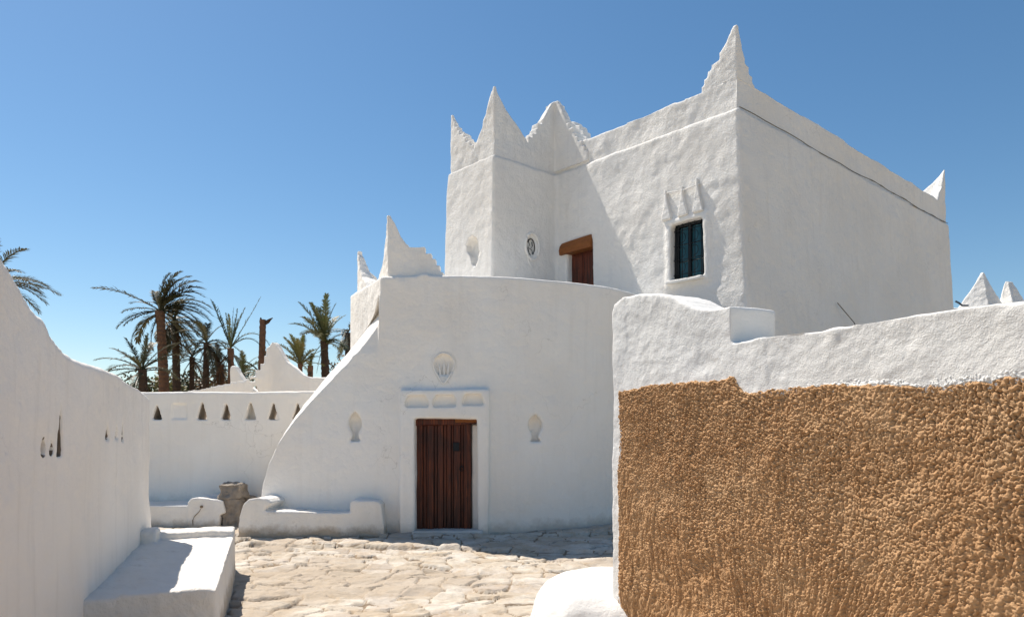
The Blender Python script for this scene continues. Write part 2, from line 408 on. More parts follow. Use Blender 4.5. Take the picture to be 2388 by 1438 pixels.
# cutters: door opening, panels, niches, medallion
cut = new_bm()
box(cut, fx(966, 10.75), fx(1114, 10.75), fyd - 0.5, fyd + 0.26, 0.04, fh(975, 10.75))
def panel(p0, p1, q0, q1, d=0.09, arch=True):
    x0, x1 = fx(p0, 10.75), fx(p1, 10.75); z0, z1 = fh(q1, 10.75), fh(q0, 10.75)
    bl = (x1 - x0) * 0.12
    prism(cut, [(x0, fyd - 0.4, z0), (x1, fyd - 0.4, z0), (x1 - bl * .3, fyd - 0.4, z0 + (z1 - z0) * .55), (x1 - bl * 1.3, fyd - 0.4, z1), (x0 + bl * 1.3, fyd - 0.4, z1), (x0 + bl * .3, fyd - 0.4, z0 + (z1 - z0) * .55)], (0, 0.33 + d, 0))
panel(944, 1000, 922, 949); panel(1008, 1066, 920, 949); panel(1076, 1130, 917, 946)
def keyhole(px, py0, py1, hw, depth):
    cxw = fx(px); y = front_y(cxw); H = py1 - py0
    pr = [(0.0, 0.0), (0.3, .06), (.62, .14), (.92, .28), (1.0, .42), (.9, .54), (.62, .67), (.5, .76), (.55, .86), (.8, .94), (.95, 1.0)]
    pts = [(cxw + fx(CX + hw * a), y - 0.3, fh(py0 + H * b_)) for a, b_ in pr]
    pts += [(cxw - fx(CX + hw * a), y - 0.3, fh(py0 + H * b_)) for a, b_ in reversed(pr[1:])]
    prism(cut, pts, (0, 0.3 + depth, 0))
keyhole(823, 958, 1030, 17, 0.16)
keyhole(1249, 963, 1032, 18, 0.16)
# medallion: round head narrowing to a point
mcx, mcy = 1035, 850
pts = []
for k in range(40):
    a = 2 * math.pi * k / 40
    x = math.sin(a) * 25; yv = -math.cos(a)
    if yv > 0: x *= (1 - 0.62 * yv ** 1.3); yv *= 1.62
    pts.append((mcx + x, mcy + yv * 27))
prism(cut, [(fx(a), fyd - 0.3, fh(b_)) for a, b_ in pts], (0, 0.37, 0))
me = plastered(bm, 0.02, 5, cut, 1)
P = get_co(me)
wp = sorted([(fx(p, 11.0), fh(q, 11.0)) for p, q in wing[1:13]])
hp = np.interp(P[:, 0], [a for a, _ in wp], [b_ for _, b_ in wp])
fy0 = front_y_np(P[:, 0]); dep_ = P[:, 1] - fy0
ramp_w = .035 + .2 * np.clip((dep_ - .12) / .3, 0, 1)
onw = np.clip((-2.03 - .516 * np.clip(P[:, 1] - 10.96, 0, 9) - P[:, 0]) / ramp_w, 0, 1) * (dep_ < .95)
depth_below = hp - P[:, 2]
band = np.clip((P[:, 2] - 1.4) / 1.4, 0, 1) * .30 + .05
bev = np.clip(band - depth_below, 0, band)
thick = np.clip(1 - dep_ / .6, 0, 1)
P[:, 1] += onw * thick * (bev * .95 + .13 * np.clip((P[:, 2] - 2.75) / .7, 0, 1))
P[:, 1] -= onw * thick * (bev > .02) * .02 * np.clip(fbm(P, 9, 3, 55), -.2, 1)
set_co(me, P)
roughen(me, 0.022, 0.8, 0.003, 8, 1)
kid(link('wall', me, M_front))
# raised relief in the medallion
bm = new_bm()
yy = fyd + 0.055
for dx, h0, h1, lean in ((-9, 845, 872, -4), (0, 836, 872, 0), (9, 842, 872, 3)):
    tube(bm, [(fx(mcx + dx + lean * 1.2), yy, fh(h0)), (fx(mcx + dx + lean * .3), yy - 0.005, fh((h0 + h1) / 2)), (fx(mcx + dx), yy, fh(h1))], [0.006, 0.02, 0.016], 8)
tube(bm, [(fx(mcx - 14), yy, fh(874)), (fx(mcx), yy - 0.01, fh(876)), (fx(mcx + 14), yy, fh(874))], 0.016, 8)
prism(bm, [(fx(a), yy - 0.035, fh(b_)) for a, b_ in ((mcx - 12, 877), (mcx + 13, 877), (mcx + 9, 886), (mcx + 3, 892), (mcx - 2, 891), (mcx - 9, 885))], (0, 0.04, 0))
rim = [(fx(a), fyd - .012, fh(b_)) for a, b_ in pts] 
tube(bm, rim + rim[:1], 0.013, 6)
me = plastered(bm, 0.008, 2)
kid(link('medallion', me, M_front))
# a soft hood over the surround
# door
m, t, b = mat_base('plank_door_wood')
tc = t.nodes.new('ShaderNodeTexCoord').outputs['Object']
g = noise(t, mapping(t, tc, (22, 22, 0.8)), 2.2, 7, 0.7)
c = ramp(t, g, [(0.36, (0.020, 0.005, 0.002)), (0.5, (0.085, 0.017, 0.006)), (0.6, (0.16, 0.036, 0.011)), (0.74, (0.29, 0.088, 0.027))])
g2 = noise(t, tc, 2.5, 5, 0.6); c = mixc(t, ramp_f(t, g2, 0.45, 0.7), c, (0.035, 0.010, 0.006))
t.links.new(c, b.inputs['Base Color']); b.inputs['Roughness'].default_value = 0.5; b.inputs['Specular IOR Level'].default_value = 0.35
t.links.new(bump(t, g, 0.01), b.inputs['Normal']); M_door = m
yd = fyd + 0.17
x0, x1 = fx(970, yd), fx(1099, yd); z0, z1 = 0.06, fh(988, yd)
edges = np.array([0, .13, .20, .33, .39, .50, .56, .64, .68, .81, .86, 1.0]) * (x1 - x0) + x0
leaf = None
for i in range(len(edges) - 1):
    bm = new_bm(); dy = 0.022 * (i % 2) + random.uniform(-.004, .004)
    box(bm, edges[i] + .004, edges[i + 1] - .004, yd - 0.02 + dy, yd + 0.03, z0 + random.uniform(0, .012), z1 - random.uniform(0, .012))
    bmesh.ops.bevel(bm, geom=bm.edges[:], offset=0.004, segments=1, affect='EDGES')
    if leaf is None:
        lb = new_bm(); box(lb, x0 - .01, x1 + .005, yd + 0.031, yd + 0.06, z0, z1); leaf = kid(from_bm('door', lb, M_dark)); leaf.name = 'door'
    o = from_bm('plank', bm, M_door); o.parent = leaf; P = get_co(o.data) - np.array(FB.location); set_co(o.data, P)
def door_bit(name, bm, mat):
    o = from_bm(name, bm, mat); o.parent = leaf; P = get_co(o.data) - np.array(FB.location); set_co(o.data, P); return o
bm = new_bm(); box(bm, fx(1057, yd), fx(1072, yd), yd - 0.045, yd - 0.02, fh(1051, yd), fh(1031, yd)); bmesh.ops.bevel(bm, geom=bm.edges[:], offset=0.005, segments=1, affect='EDGES'); door_bit('lock_case', bm, M_dark)
bm = new_bm()
ring = [(fx(1077, yd) + .028 * math.cos(a), yd - 0.035, fh(1092, yd) + .034 * math.sin(a)) for a in np.linspace(0, 2 * math.pi, 15)]
tube(bm, ring, 0.008, 6); tube(bm, [(fx(1077, yd), yd, fh(1086, yd)), (fx(1077, yd), yd - 0.05, fh(1086, yd))], 0.012, 6); door_bit('ring_handle', bm, M_dark)
for q in (1030, 1160, 1215):
    for pxn in (984, 1012, 1040, 1088):
        bm = new_bm(); tube(bm, [(fx(pxn, yd), yd + .01, fh(q, yd)), (fx(pxn, yd), yd - 0.032, fh(q, yd))], 0.006, 6)
        door_bit('nail', bm, M_dark)
bm = new_bm(); box(bm, fx(962, yd), fx(1113, 10.9), yd - 0.07, yd + 0.10, fh(990, yd), fh(972, 10.95))
bmesh.ops.subdivide_edges(bm, edges=bm.edges[:], cuts=5)
for v in bm.verts: v.co.z += 0.012 * math.sin(v.co.x * 9) + (v.co.x + 1) * 0.02; v.co.y += random.uniform(-.004, .004)
kid(from_bm('door_lintel', bm, M_door))
bm = new_bm(); box(bm, fx(1062, yd), fx(1114, yd), yd - 0.085, yd + 0.02, fh(989, yd) + .03, fh(976, yd) + .012)
bmesh.ops.bevel(bm, geom=bm.edges[:], offset=0.006, segments=1, affect='EDGES'); kid(from_bm('lintel_board', bm, M_lintel))
bm = new_bm(); box(bm, fx(1100, yd), fx(1122, yd), yd + 0.02, yd + 0.3, 0.0, fh(989, yd)); me = roughen(plastered(bm, 0.02, 2), .006, 3, .002, 12)
kid(link('door_pier', me, M_front))
bm = new_bm(); box(bm, fx(958, 10.6), fx(1126, 10.6), fyd - 0.14, fyd + 0.25, -0.1, 0.085); me = roughen(plastered(bm, 0.015, 3), .01, 3, .003, 12)
kid(link('threshold', me, M_grime))

# ------------------------------------------------------------------ upper house (local axes: x along the shaded side, y along the sunlit side)
HC = Vector((3.79, 12.0, 0)); HR = math.atan2(0.667, 0.745)
HO = empty('tower_house', HC, HR)
tag(HO, 'tall white house with a corner tower, pointed stepped horns and a dark teal window', 'building')
HA = Vector((math.cos(HR), math.sin(HR))); HBv = Vector((-math.sin(HR), math.cos(HR)))
def on_a(px, x_l=0.0):                  # local y where the ray through px meets plane x = x_l
    r = (px - CX) / F; ox = HC.x + HA.x * x_l; oy = HC.y + HA.y * x_l
    s = (ox - r * oy) / (r * HBv.y - HBv.x); return s, oy + HBv.y * s
def on_b(px, y_l=0.0):
    r = (px - CX) / F; ox = HC.x + HBv.x * y_l; oy = HC.y + HBv.y * y_l
    v = (ox - r * oy) / (r * HA.y - HA.x); return v, oy + HA.y * v
def A_(px, py, x_l=0.0):
    s, d = on_a(px, x_l); return s, EYE + (HZ - py) / F * d
def B_(px, py, y_l=0.0):
    v, d = on_b(px, y_l); return v, EYE + (HZ - py) / F * d
YI = on_a(1298)[0]                      # inner corner
XT = on_b(1152, YI)[0]                  # tower front corner (negative x)
YT = on_a(1043, XT)[0]
XE = on_b(2212)[0]
BZ = 7.0
bm = new_bm()
box(bm, 0, XE, 0, YT + 1.5, -0.3, BZ)
box(bm, XT, 0.5, YI, YT, -0.3, BZ)
cut = new_bm()
# window opening
wy0, _ = on_a(1637); wy1, _ = on_a(1565); wz1 = 5.40; wz0 = 4.27
wy0 = on_a(1636)[0]; wy1 = on_a(1566)[0]; wz1 = A_(1600, 516)[1]; wz0 = A_(1600, 651)[1]
box(bm, -0.045, 0.2, wy0 - 0.10, wy1 + 0.10, wz0 - 0.10, wz1 + 0.09)
box(cut, -0.5, 0.20, wy0, wy1, wz0, wz1)
# door opening
dy0 = on_a(1381)[0]; dy1 = on_a(1322)[0]; dz1 = A_(1350, 562)[1]
box(cut, -0.5, 0.22, dy0, dy1, 3.7, dz1)
# niche in the tower's sunlit face: stepped key shape
n_s, n_d = on_a(1104, XT)
def ky(px, py): s, h = A_(px, py, XT); return (XT - 0.3, s, h)
prism(cut, [ky(a, b_) for a, b_ in ((1090, 572), (1094, 557), (1103, 551), (1112, 556), (1117, 570), (1119, 590), (1117, 606), (1110, 622), (1103, 616), (1100, 600), (1095, 592), (1091, 585))], (0.3 + 0.16, 0, 0))
# round niche in the shaded tower face
nv, nh = B_(1240, 575, YI)
prism(cut, [(nv + 0.13 * math.cos(a), YI - 0.3, nh + 0.20 * math.sin(a)) for a in np.linspace(0, 2 * math.pi, 24, endpoint=False)], (0, 0.36, 0))
me = plastered(bm, 0.03, 4, cut, 1)
P = get_co(me)
wt = np.clip(1 - P[:, 1] / 1.2, 0, 1); low = np.clip(BZ - P[:, 2], 0, 4)
P[:, 1] -= 0.055 * low * wt
wt = np.clip(1 - np.abs(P[:, 0] - XT) / 0.6, 0, 1) ; P[:, 0] -= 0.02 * low * wt
wt = np.clip(1 - np.abs(P[:, 1] - YT) / 0.6, 0, 1) * (P[:, 0] < 0.0); P[:, 1] += (0.05 * np.clip(low / 0.4, 0, 1) + 0.012 * low) * wt
P[:, 0] += 0.02 * low * np.clip((P[:, 0] - XE + 1), 0, 1)
set_co(me, P)
roughen(me, 0.016, 1.1, 0.006, 7, 21)
link('wall', me, M_house, HO)

def fin(bm, pts, axis, c0, c1):        # outline (along, height) extruded across
    if axis == 'y': prism(bm, [(c0, a, h) for a, h in pts], (c1 - c0, 0, 0))
    else: prism(bm, [(a, c0, h) for a, h in pts], (0, c1 - c0, 0))
PT = 7.55; IN = 0.05; TH = 0.34
# plain parapet
bm = new_bm()
a0 = on_a(1360)[0]
topA = [A_(1626, 216), A_(1580, 237), A_(1540, 250), A_(1500, 266), A_(1460, 285), A_(1420, 302), A_(1372, 321)]
fin(bm, [(0.05, BZ - 0.2), (0.05, PT)] + topA + [(YI + 0.3, PT - 0.02), (YI + 0.3, BZ - 0.2)], 'y', IN, TH)
fin(bm, [(0.05, BZ - 0.2), (0.05, PT)] + [(v, PT) for v in (2, 4, 6, 8)] + [(XE - 0.05, PT - 0.03), (XE - 0.05, BZ - 0.2)], 'x', IN, TH)
fin(bm, [(0.05, BZ - 0.2), (0.05, PT), (YT + 1.4, PT), (YT + 1.4, BZ - 0.2)], 'y', XE - TH, XE - IN)
fin(bm, [(YI + IN, BZ - 0.2), (YI + IN, 7.3), (YT - .05, 7.3), (YT - .05, BZ - 0.2)], 'y', XT + IN, XT + TH)
fin(bm, [(XT + .05, BZ - 0.2), (XT + .05, 7.3), (0.3, 7.3), (0.3, BZ - 0.2)], 'x', YI + IN, YI + TH)
me = roughen(plastered(bm, 0.025, 2), 0.020, 1.5, 0.005, 9, 33)
link('parapet', me, M_house, HO)
def horn(build, seed, vox=0.016):
    bm = new_bm(); build(bm)
    me = roughen(plastered(bm, vox, 1), 0.020, 1.5, 0.005, 9, 33)
    return link('horn', me, M_house, HO)
def steps(pts):                         # nothing fancy: outline already given
    return pts
def rel(pts, o, sg=1): return [(max(0.0, sg * (a - o)), h) for a, h in pts]
# big corner horn
def h1(bm):
    a = [A_(1713, 56), A_(1706, 60), A_(1700, 72), A_(1690, 98), A_(1678, 120), A_(1668, 138), A_(1656, 143), A_(1652, 152), A_(1654, 163), A_(1645, 170), A_(1641, 184), A_(1643, 190), A_(1634, 196), A_(1631, 209), A_(1623, 216)]
    c = [B_(1724, 66), B_(1730, 90), B_(1738, 118), B_(1747, 145), B_(1756, 160), B_(1757, 168), B_(1764, 180), B_(1768, 196), B_(1773, 212)]
    c = [(c[0][0], a[0][1])] + c[1:]
    arm(bm, (IN, IN), (0, 1), (1, 0), rel(a, IN) + [(a[-1][0], BZ)], BZ + .1, PT, .29, .06, 8.06, .115)
    arm(bm, (IN, IN), (1, 0), (0, 1), rel(c, IN) + [(c[-1][0], BZ)], BZ + .1, PT, .29, .06, 7.95, .115)
horn(h1, 41)
# far corner horn
def h2(bm):
    xe = XE - IN; tp = B_(2205, 392)[1]
    arm(bm, (xe, IN), (-1, 0), (0, 1), [(.03, tp), (.12, tp - .12), (.25, tp - .5), (.45, 7.75), (.6, 7.5), (.6, BZ)], BZ + .1, PT, .28, .05)
    arm(bm, (xe, IN), (0, 1), (-1, 0), [(.03, tp), (.12, tp - .10), (.28, 8.12), (.5, 7.95), (.8, 7.72), (1.05, 7.5), (1.05, BZ)], BZ + .1, PT, .28, .05)
horn(h2, 43, 0.022)
# tower front horn
def h3(bm):
    a = [A_(1149, 198, XT), A_(1140, 215, XT), A_(1134, 245, XT), A_(1127, 270, XT), A_(1121, 282, XT), A_(1118, 300, XT), A_(1110, 318, XT), A_(1104, 336, XT), A_(1100, 345, XT)]
    c = [B_(1153, 200, YI), B_(1162, 212, YI), B_(1172, 234, YI), B_(1182, 254, YI), B_(1197, 276, YI), B_(1213, 298, YI), B_(1226, 318, YI), B_(1238, 334, YI)]
    c = [(c[0][0], a[0][1])] + c[1:]
    arm(bm, (XT + IN, YI + IN), (0, 1), (1, 0), rel(a, YI + IN) + [(a[-1][0] - YI, BZ)], BZ + .05, 7.3, .28, .06)
    arm(bm, (XT + IN, YI + IN), (1, 0), (0, 1), rel(c, XT + IN) + [(c[-1][0] - XT, BZ)], BZ + .05, 7.3, .28, .06)
horn(h3, 45)
# tower rear horn
def h4(bm):
    a = [A_(1048, 268, XT), A_(1053, 280, XT), A_(1059, 292, XT), A_(1066, 299, XT), A_(1068, 308, XT), A_(1078, 312, XT), A_(1081, 322, XT), A_(1090, 328, XT), A_(1103, 345, XT)]
    arm(bm, (XT + IN, YT - .05), (0, -1), (1, 0), rel(a, YT - .05, -1) + [(YT - a[-1][0], BZ)], BZ + .05, 7.3, .28, .06, 8.1, .11)
    arm(bm, (XT + IN, YT - .05), (1, 0), (0, -1), [(.03, a[0][1]), (.12, 8.05), (.25, 7.85), (.4, 7.65), (.6, 7.45), (.75, 7.3), (.75, BZ)], BZ + .05, 7.3, .28, .06)
horn(h4, 47)
# tower inner horn with steps on both flanks
def h5(bm):
    c = [B_(1236, 332, YI), B_(1237, 318, YI), B_(1246, 317, YI), B_(1247, 304, YI), B_(1255, 302, YI), B_(1257, 291, YI), B_(1266, 288, YI), B_(1275, 272, YI), B_(1285, 252, YI), B_(1292, 242, YI), B_(1298, 238, YI)]
    a = [A_(1299, 238), A_(1306, 250), A_(1314, 268), A_(1322, 288), A_(1326, 290), A_(1330, 302), A_(1336, 302), A_(1339, 312), A_(1345, 314), A_(1347, 326), A_(1355, 328), A_(1360, 342), A_(1368, 352), A_(1370, 372)]
    zt = a[0][1]; c = [(q, min(h, zt)) for q, h in c]
    arm(bm, (0.02 + .28, YI + IN), (-1, 0), (0, 1), [(.30, zt)] + [(.30 - q, h) for q, h in reversed(c)] + [(.30 - c[0][0], BZ)], BZ + .05, 7.3, .30, .08, 8.05, .115)
    arm(bm, (0.0, YI + IN + .28), (0, -1), (1, 0), [(.28, zt)] + [(YI + IN + .28 - q, h) for q, h in a] + [(YI + IN + .28 - a[-1][0], BZ)], BZ + .05, 7.3, .30, .08, 8.1, .115)
horn(h5, 49)
# a further stepped horn peeping over behind the inner one
def h6(bm):
    x6 = 1.1
    def q(px, py): s, h = A_(px, py, x6); return (s, h)
    a = [q(1316, 300), q(1318, 284), q(1340, 284), q(1342, 292), q(1352, 293), q(1354, 303), q(1360, 305), q(1361, 316), q(1368, 318), q(1369, 330)]
    fin(bm, [(a[0][0], BZ)] + a + [(a[-1][0], BZ)], 'y', x6, x6 + .25)
    box(bm, x6, x6 + .25, a[-1][0], YT + 1, BZ, 7.4)
horn(h6, 51)
# cornice cable and joint
bm = new_bm()
pts = []
for k in range(60):
    v = 0.02 + (XE - 0.1) * k / 59.0
    pts.append((v, -0.012 + 0.006 * math.sin(v * 3.1), BZ + 0.0 + 0.014 * math.sin(v * 1.3) + 0.008 * math.sin(v * 3.7) + random.uniform(-.004, .004)))
tube(bm, pts, [0.008 + 0.005 * (k > 30) * (math.sin(k * 1.7) > .2) for k in range(60)], 6)
M_cable = simple('weathered_cable', (0.17, 0.15, 0.125), 0.9)
from_bm('cable', bm, M_cable, HO, True)
# window: frame, shutters, grille
M_wframe = simple('dark_window_timber', (0.012, 0.014, 0.016), 0.5)
wx = 0.12
WN = empty('window'); WN.parent = HO
bmw = new_bm()
fw = 0.05
for (a, b_, c_, d_) in ((wy0 - .01, wy0 + fw, wz0, wz1), (wy1 - fw * 1.8, wy1 + .01, wz0, wz1), ((wy0 + wy1) / 2 - .03, (wy0 + wy1) / 2 + .03, wz0, wz1)):
    box(bmw, wx - .02, wx + .05, a, b_, c_, d_)
box(bmw, wx - .018, wx + .048, wy0, wy1, wz0 - .01, wz0 + fw); box(bmw, wx - .018, wx + .048, wy0, wy1, wz1 - fw, wz1 + .01)
bpy.data.objects.remove(WN)
WN = from_bm('window', bmw, M_wframe, HO)
bmw = new_bm()
for y0_, y1_ in ((wy0 + fw, (wy0 + wy1) / 2 - .03), ((wy0 + wy1) / 2 + .03, wy1 - fw * 1.8)):
    for k in range(3):
        za = wz0 + fw + (wz1 - wz0 - 2 * fw) * k / 3 + .01; zb = wz0 + fw + (wz1 - wz0 - 2 * fw) * (k + 1) / 3 - .01
        box(bmw, wx + .02 + .004 * k, wx + .045, y0_, y1_, za, zb)
from_bm('shutter', bmw, M_teal, WN)
bmw = new_bm()
gx = wx - 0.05
for k in range(5):
    yv = wy0 + 0.05 + (wy1 - wy0 - 0.1) * k / 4; tube(bmw, [(gx, yv, wz0), (gx, yv, wz1)], 0.008, 6)
for k in range(4):
    zv = wz0 + 0.12 + (wz1 - wz0 - 0.24) * k / 3; tube(bmw, [(gx, wy0, zv), (gx, wy1, zv)], 0.007, 6)
    for j in (0, 2):
        cy = wy0 + 0.05 + (wy1 - wy0 - .1) * (j + 1) / 4
        if k < 3: tube(bmw, [(gx - .005, cy + .07 * math.cos(a), zv + .13 + .09 * math.sin(a)) for a in np.linspace(0.6, 5.2, 14)], 0.006, 6)
from_bm('grille', bmw, M_dark, WN, True)
bmw = new_bm(); box(bmw, -0.10, 0.16, wy0 - 0.06, wy1 + 0.07, wz0 - 0.055, wz0 + 0.005)
me = roughen(plastered(bmw, 0.012, 3), .008, 3, .003, 14); link('sill', me, M_house, WN)
# relief over the window: three hanging points on a rod
bmw = new_bm()
tips = [(1556, 452), (1594, 442), (1629, 424)]; base = [(1578, 505), (1611, 500), (1642, 494)]
for (a, q0), (c_, q1) in zip(tips, ((0, 0),) * 3):
    s, h = A_(a, q0); zb = wz1 + 0.10; hw = 0.125
    fin(bmw, [(s + .012, h + .05), (s - .012, h + .05), (s - .03, h - .12), (s - .06, h - .26), (s - hw * .98, zb), (s + hw * .72, zb), (s + .045, h - .26), (s + .022, h - .12)], 'y', -0.07, 0.08)
s0_, h0_ = A_(1552, 452); s2_, h2_ = A_(1640, 428)
s1_, h1_ = A_(1596, 444)
tube(bmw, [(-.05, s0_, h0_), (-.055, s1_, h1_ - .01), (-.05, s2_, h2_)], 0.012, 8)
me = roughen(plastered(bmw, 0.009, 1), .004, 4, .003, 16); link('window_relief', me, M_house, HO)
# door of the upper floor
bmw = new_bm(); box(bmw, 0.15, 0.20, dy0 + .0, dy1, 3.75, dz1); DO = from_bm('door', bmw, M_door, HO)
bmw = new_bm()
for y0_, y1_ in ((dy0 + .05, (dy0 + dy1) / 2 - .03), ((dy0 + dy1) / 2 + .03, dy1 - .05)):
    for z0_, z1_ in ((4.0, 4.4), (4.5, dz1 - .25)):
        box(bmw, 0.13, 0.16, y0_, y1_, z0_, z1_)
bmesh.ops.bevel(bmw, geom=bmw.edges[:], offset=0.012, segments=1, affect='EDGES')
from_bm('door_panel', bmw, M_door, DO)
bmw = new_bm()
lz0, lz1 = A_(1345, 585)[1], A_(1345, 557)[1]
ly1 = on_a(1309)[0]
N = 14; rings = []
sec = [(-.06, 0), (-.075, .5), (-.05, 1.0), (.15, 1.0), (.15, 0)]
for k in range(N):
    f = k / (N - 1); yv = dy0 + (ly1 - dy0) * f
    sag = -0.02 * f; th = (lz1 - lz0) * (1.0 - .08 * f) * (1 if k < N - 1 else .8)
    rings.append([bmw.verts.new((a - .012 * math.sin(f * 3), yv, lz0 + sag + c_ * th)) for a, c_ in sec])
for k in range(N - 1):
    for j in range(5): bmw.faces.new((rings[k][j], rings[k][(j + 1) % 5], rings[k + 1][(j + 1) % 5], rings[k + 1][j]))
bmw.faces.new(rings[0]); bmw.faces.new(list(reversed(rings[-1])))
from_bm('door_lintel', bmw, M_lintel, HO)
# round niche ornament on the tower's shaded face
bmw = new_bm()
tube(bmw, [(nv + 0.19 * math.cos(a), YI - .015, nh + 0.27 * math.sin(a)) for a in np.linspace(0, 2 * math.pi, 33)], 0.032, 8)
tube(bmw, [(nv - .15, YI - .012, nh - .15), (nv - .09, YI - .015, nh - .33), (nv + .0, YI - .012, nh - .45)], [0.02, 0.02, 0.01], 8)
me = roughen(plastered(bmw, 0.01, 2), .005, 4, .002, 16); link('niche_rim', me, M_house, HO)
bmw = new_bm()
yy = YI + .02
tube(bmw, [(nv + .10 * math.cos(a), yy, nh + .16 * math.sin(a)) for a in np.linspace(-1.1, 2.3, 14)], 0.010, 6)
tube(bmw, [(nv - .085, yy, nh + .13), (nv - .04, yy, nh + .03), (nv - .09, yy, nh - .03), (nv + .02, yy, nh - .06), (nv + .05, yy, nh - .15)], 0.007, 6)
tube(bmw, [(nv + .02, yy, nh + .10), (nv + .035, yy, nh + .02), (nv + .01, yy, nh - .02)], 0.009, 6)
tube(bmw, [(nv - .09, yy, nh - .04), (nv - .05, yy, nh - .15), (nv - .02, yy, nh - .17)], 0.008, 6)
tube(bmw, [(nv - .1, yy, nh + .08), (nv - .07, yy, nh + .13), (nv - .03, yy, nh + .15)], 0.014, 6)
from_bm('niche_ornament', bmw, M_dark, HO, True)
# thin rod leaning on the shaded side
bmw = new_bm()
pA = B_(1953, 706, -.22); pB = B_(1992, 752, -.35); pC = B_(2030, 797, -.5)
tube(bmw, [(pA[0], -.22, pA[1]), (pB[0], -.35, pB[1]), (pC[0], -.5, pC[1] - .4), (pC[0] + 1.2, -1.0, -.05)], 0.009, 6)
me = bpy.data.meshes.new('rod'); bm_ = bmw; bm_.to_mesh(me); bm_.free()
o = link('leaning_rod', me, M_cable); o.location = HC; o.rotation_euler = (0, 0, HR)
tag(o, 'thin grey rod leaning against the shaded side of the tall house', 'rod')

# ------------------------------------------------------------------ left wall and its bench
FLt = Vector((-4.04, 8.0, 0)); ld = Vector((0.322, -0.947, 0)); LR = math.atan2(ld.y, ld.x)
LW = empty('side_wall', FLt, LR)
tag(LW, 'tall white wall on the left rising towards the camera with slit openings', 'wall')
# local: x towards camera, y to the viewer side (right of it is +y?) 
ly = Vector((-ld.y, ld.x, 0))           # local +y in world
def on_l(px, py):
    r = (px - CX) / F; u = (FLt.x - r * FLt.y) / (r * ld.y - ld.x)
    return u, EYE + (HZ - py) / F * (FLt.y + ld.y * u)
prof = [on_l(*p) for p in ((338, 916), (325, 903), (300, 888), (270, 872), (245, 862), (215, 853), (180, 840), (150, 824), (130, 800), (115, 778), (104, 745), (90, 735), (72, 715), (50, 680), (25, 640), (0, 607))]
u_end = prof[-1][0]
prof += [(u_end + .3, prof[-1][1] + .12), (u_end + .8, prof[-1][1] + .22), (7.2, prof[-1][1] + .25), (7.2, -.3)]
prof = [(-.02, -.3), (-.02, prof[0][1] - .04)] + prof
side = 1 if ly.x > 0 else -1
bm = new_bm()
prism(bm, [(a, 0, h) for a, h in prof], (0, -0.45 * side, 0))
cut = new_bm()
mudl = []
def tri_l(u, z0, z1, hw=0.10, th=True):
    mudl.append((u - hw - .004, u + hw + .004, z0 - .004, z1 + .004))
    th = False
    y0 = 0.3 * side
    dep = (-0.3 - 0.55) * side if th else (-0.3 - 0.2) * side
    prism(cut, [(u - hw, y0, z0), (u + hw, y0, z0), (u + hw * .55, y0, z0 + (z1 - z0) * .5), (u, y0, z1), (u - hw * .55, y0, z0 + (z1 - z0) * .5)], (0, dep, 0))
for px, q0, q1 in ((285, 975, 1027), (266, 985, 1026), (248, 985, 1025)):
    u, z1_ = on_l(px, q0); _, z0_ = on_l(px, q1); tri_l(u, z0_, z1_, 0.085)
for px, q0, q1, hw_, th_ in ((140, 925, 1062, .062, True), (124, 1000, 1060, .035, False), (107, 1010, 1062, .04, False), (9, 1020, 1062, .03, False)):
    u, z1_ = on_l(px, q0); _, z0_ = on_l(px, q1); tri_l(u, z0_, z1_, hw_, th_)
me = plastered(bm, 0.02, 6, cut, 1)
P = get_co(me); P[:, 0] -= 0.02 * np.clip(2 - P[:, 2], 0, 2) * np.clip(1 - P[:, 0], 0, 1)
set_co(me, P); roughen(me, 0.020, 1.0, 0.003, 9, 61)
mud_inside(me, mudl, 1, -.6, -.012)
link('wall', me, M_left, LW)
def bench(name, label, me, mat, root_loc, rz):
    o = link(name, me, mat); o.location = root_loc; o.rotation_euler = (0, 0, rz); tag(o, label, 'bench'); return o
bm = new_bm(); W = 0.88
yv = lambda a: a * side
def lbox(x0, x1, a0, a1, z0, z1): box(bm, x0, x1, min(yv(a0), yv(a1)), max(yv(a0), yv(a1)), z0, z1)
lbox(-0.05, 3.12, -0.02, W, -0.3, 0.40)
lbox(-0.05, 0.34, -0.02, W, -0.3, 0.475)
lbox(0.30, 0.62, -0.02, 0.13, 0, 0.54)
lbox(2.98, 3.12, .25, W - .04, 0, 0.42)
me = plastered(bm, 0.016, 11)
P = get_co(me); P[:, 1] += side * 0.05 * np.clip(.4 - P[:, 2], 0, .5) * np.clip((P[:, 1] * side - .5) * 3, 0, 1); set_co(me, P)
roughen(me, 0.016, 1.6, 0.008, 12, 71)
bench('plaster_bench', 'broad white plaster bench at the foot of the left wall, half in shadow', me, M_bench, FLt, LR)

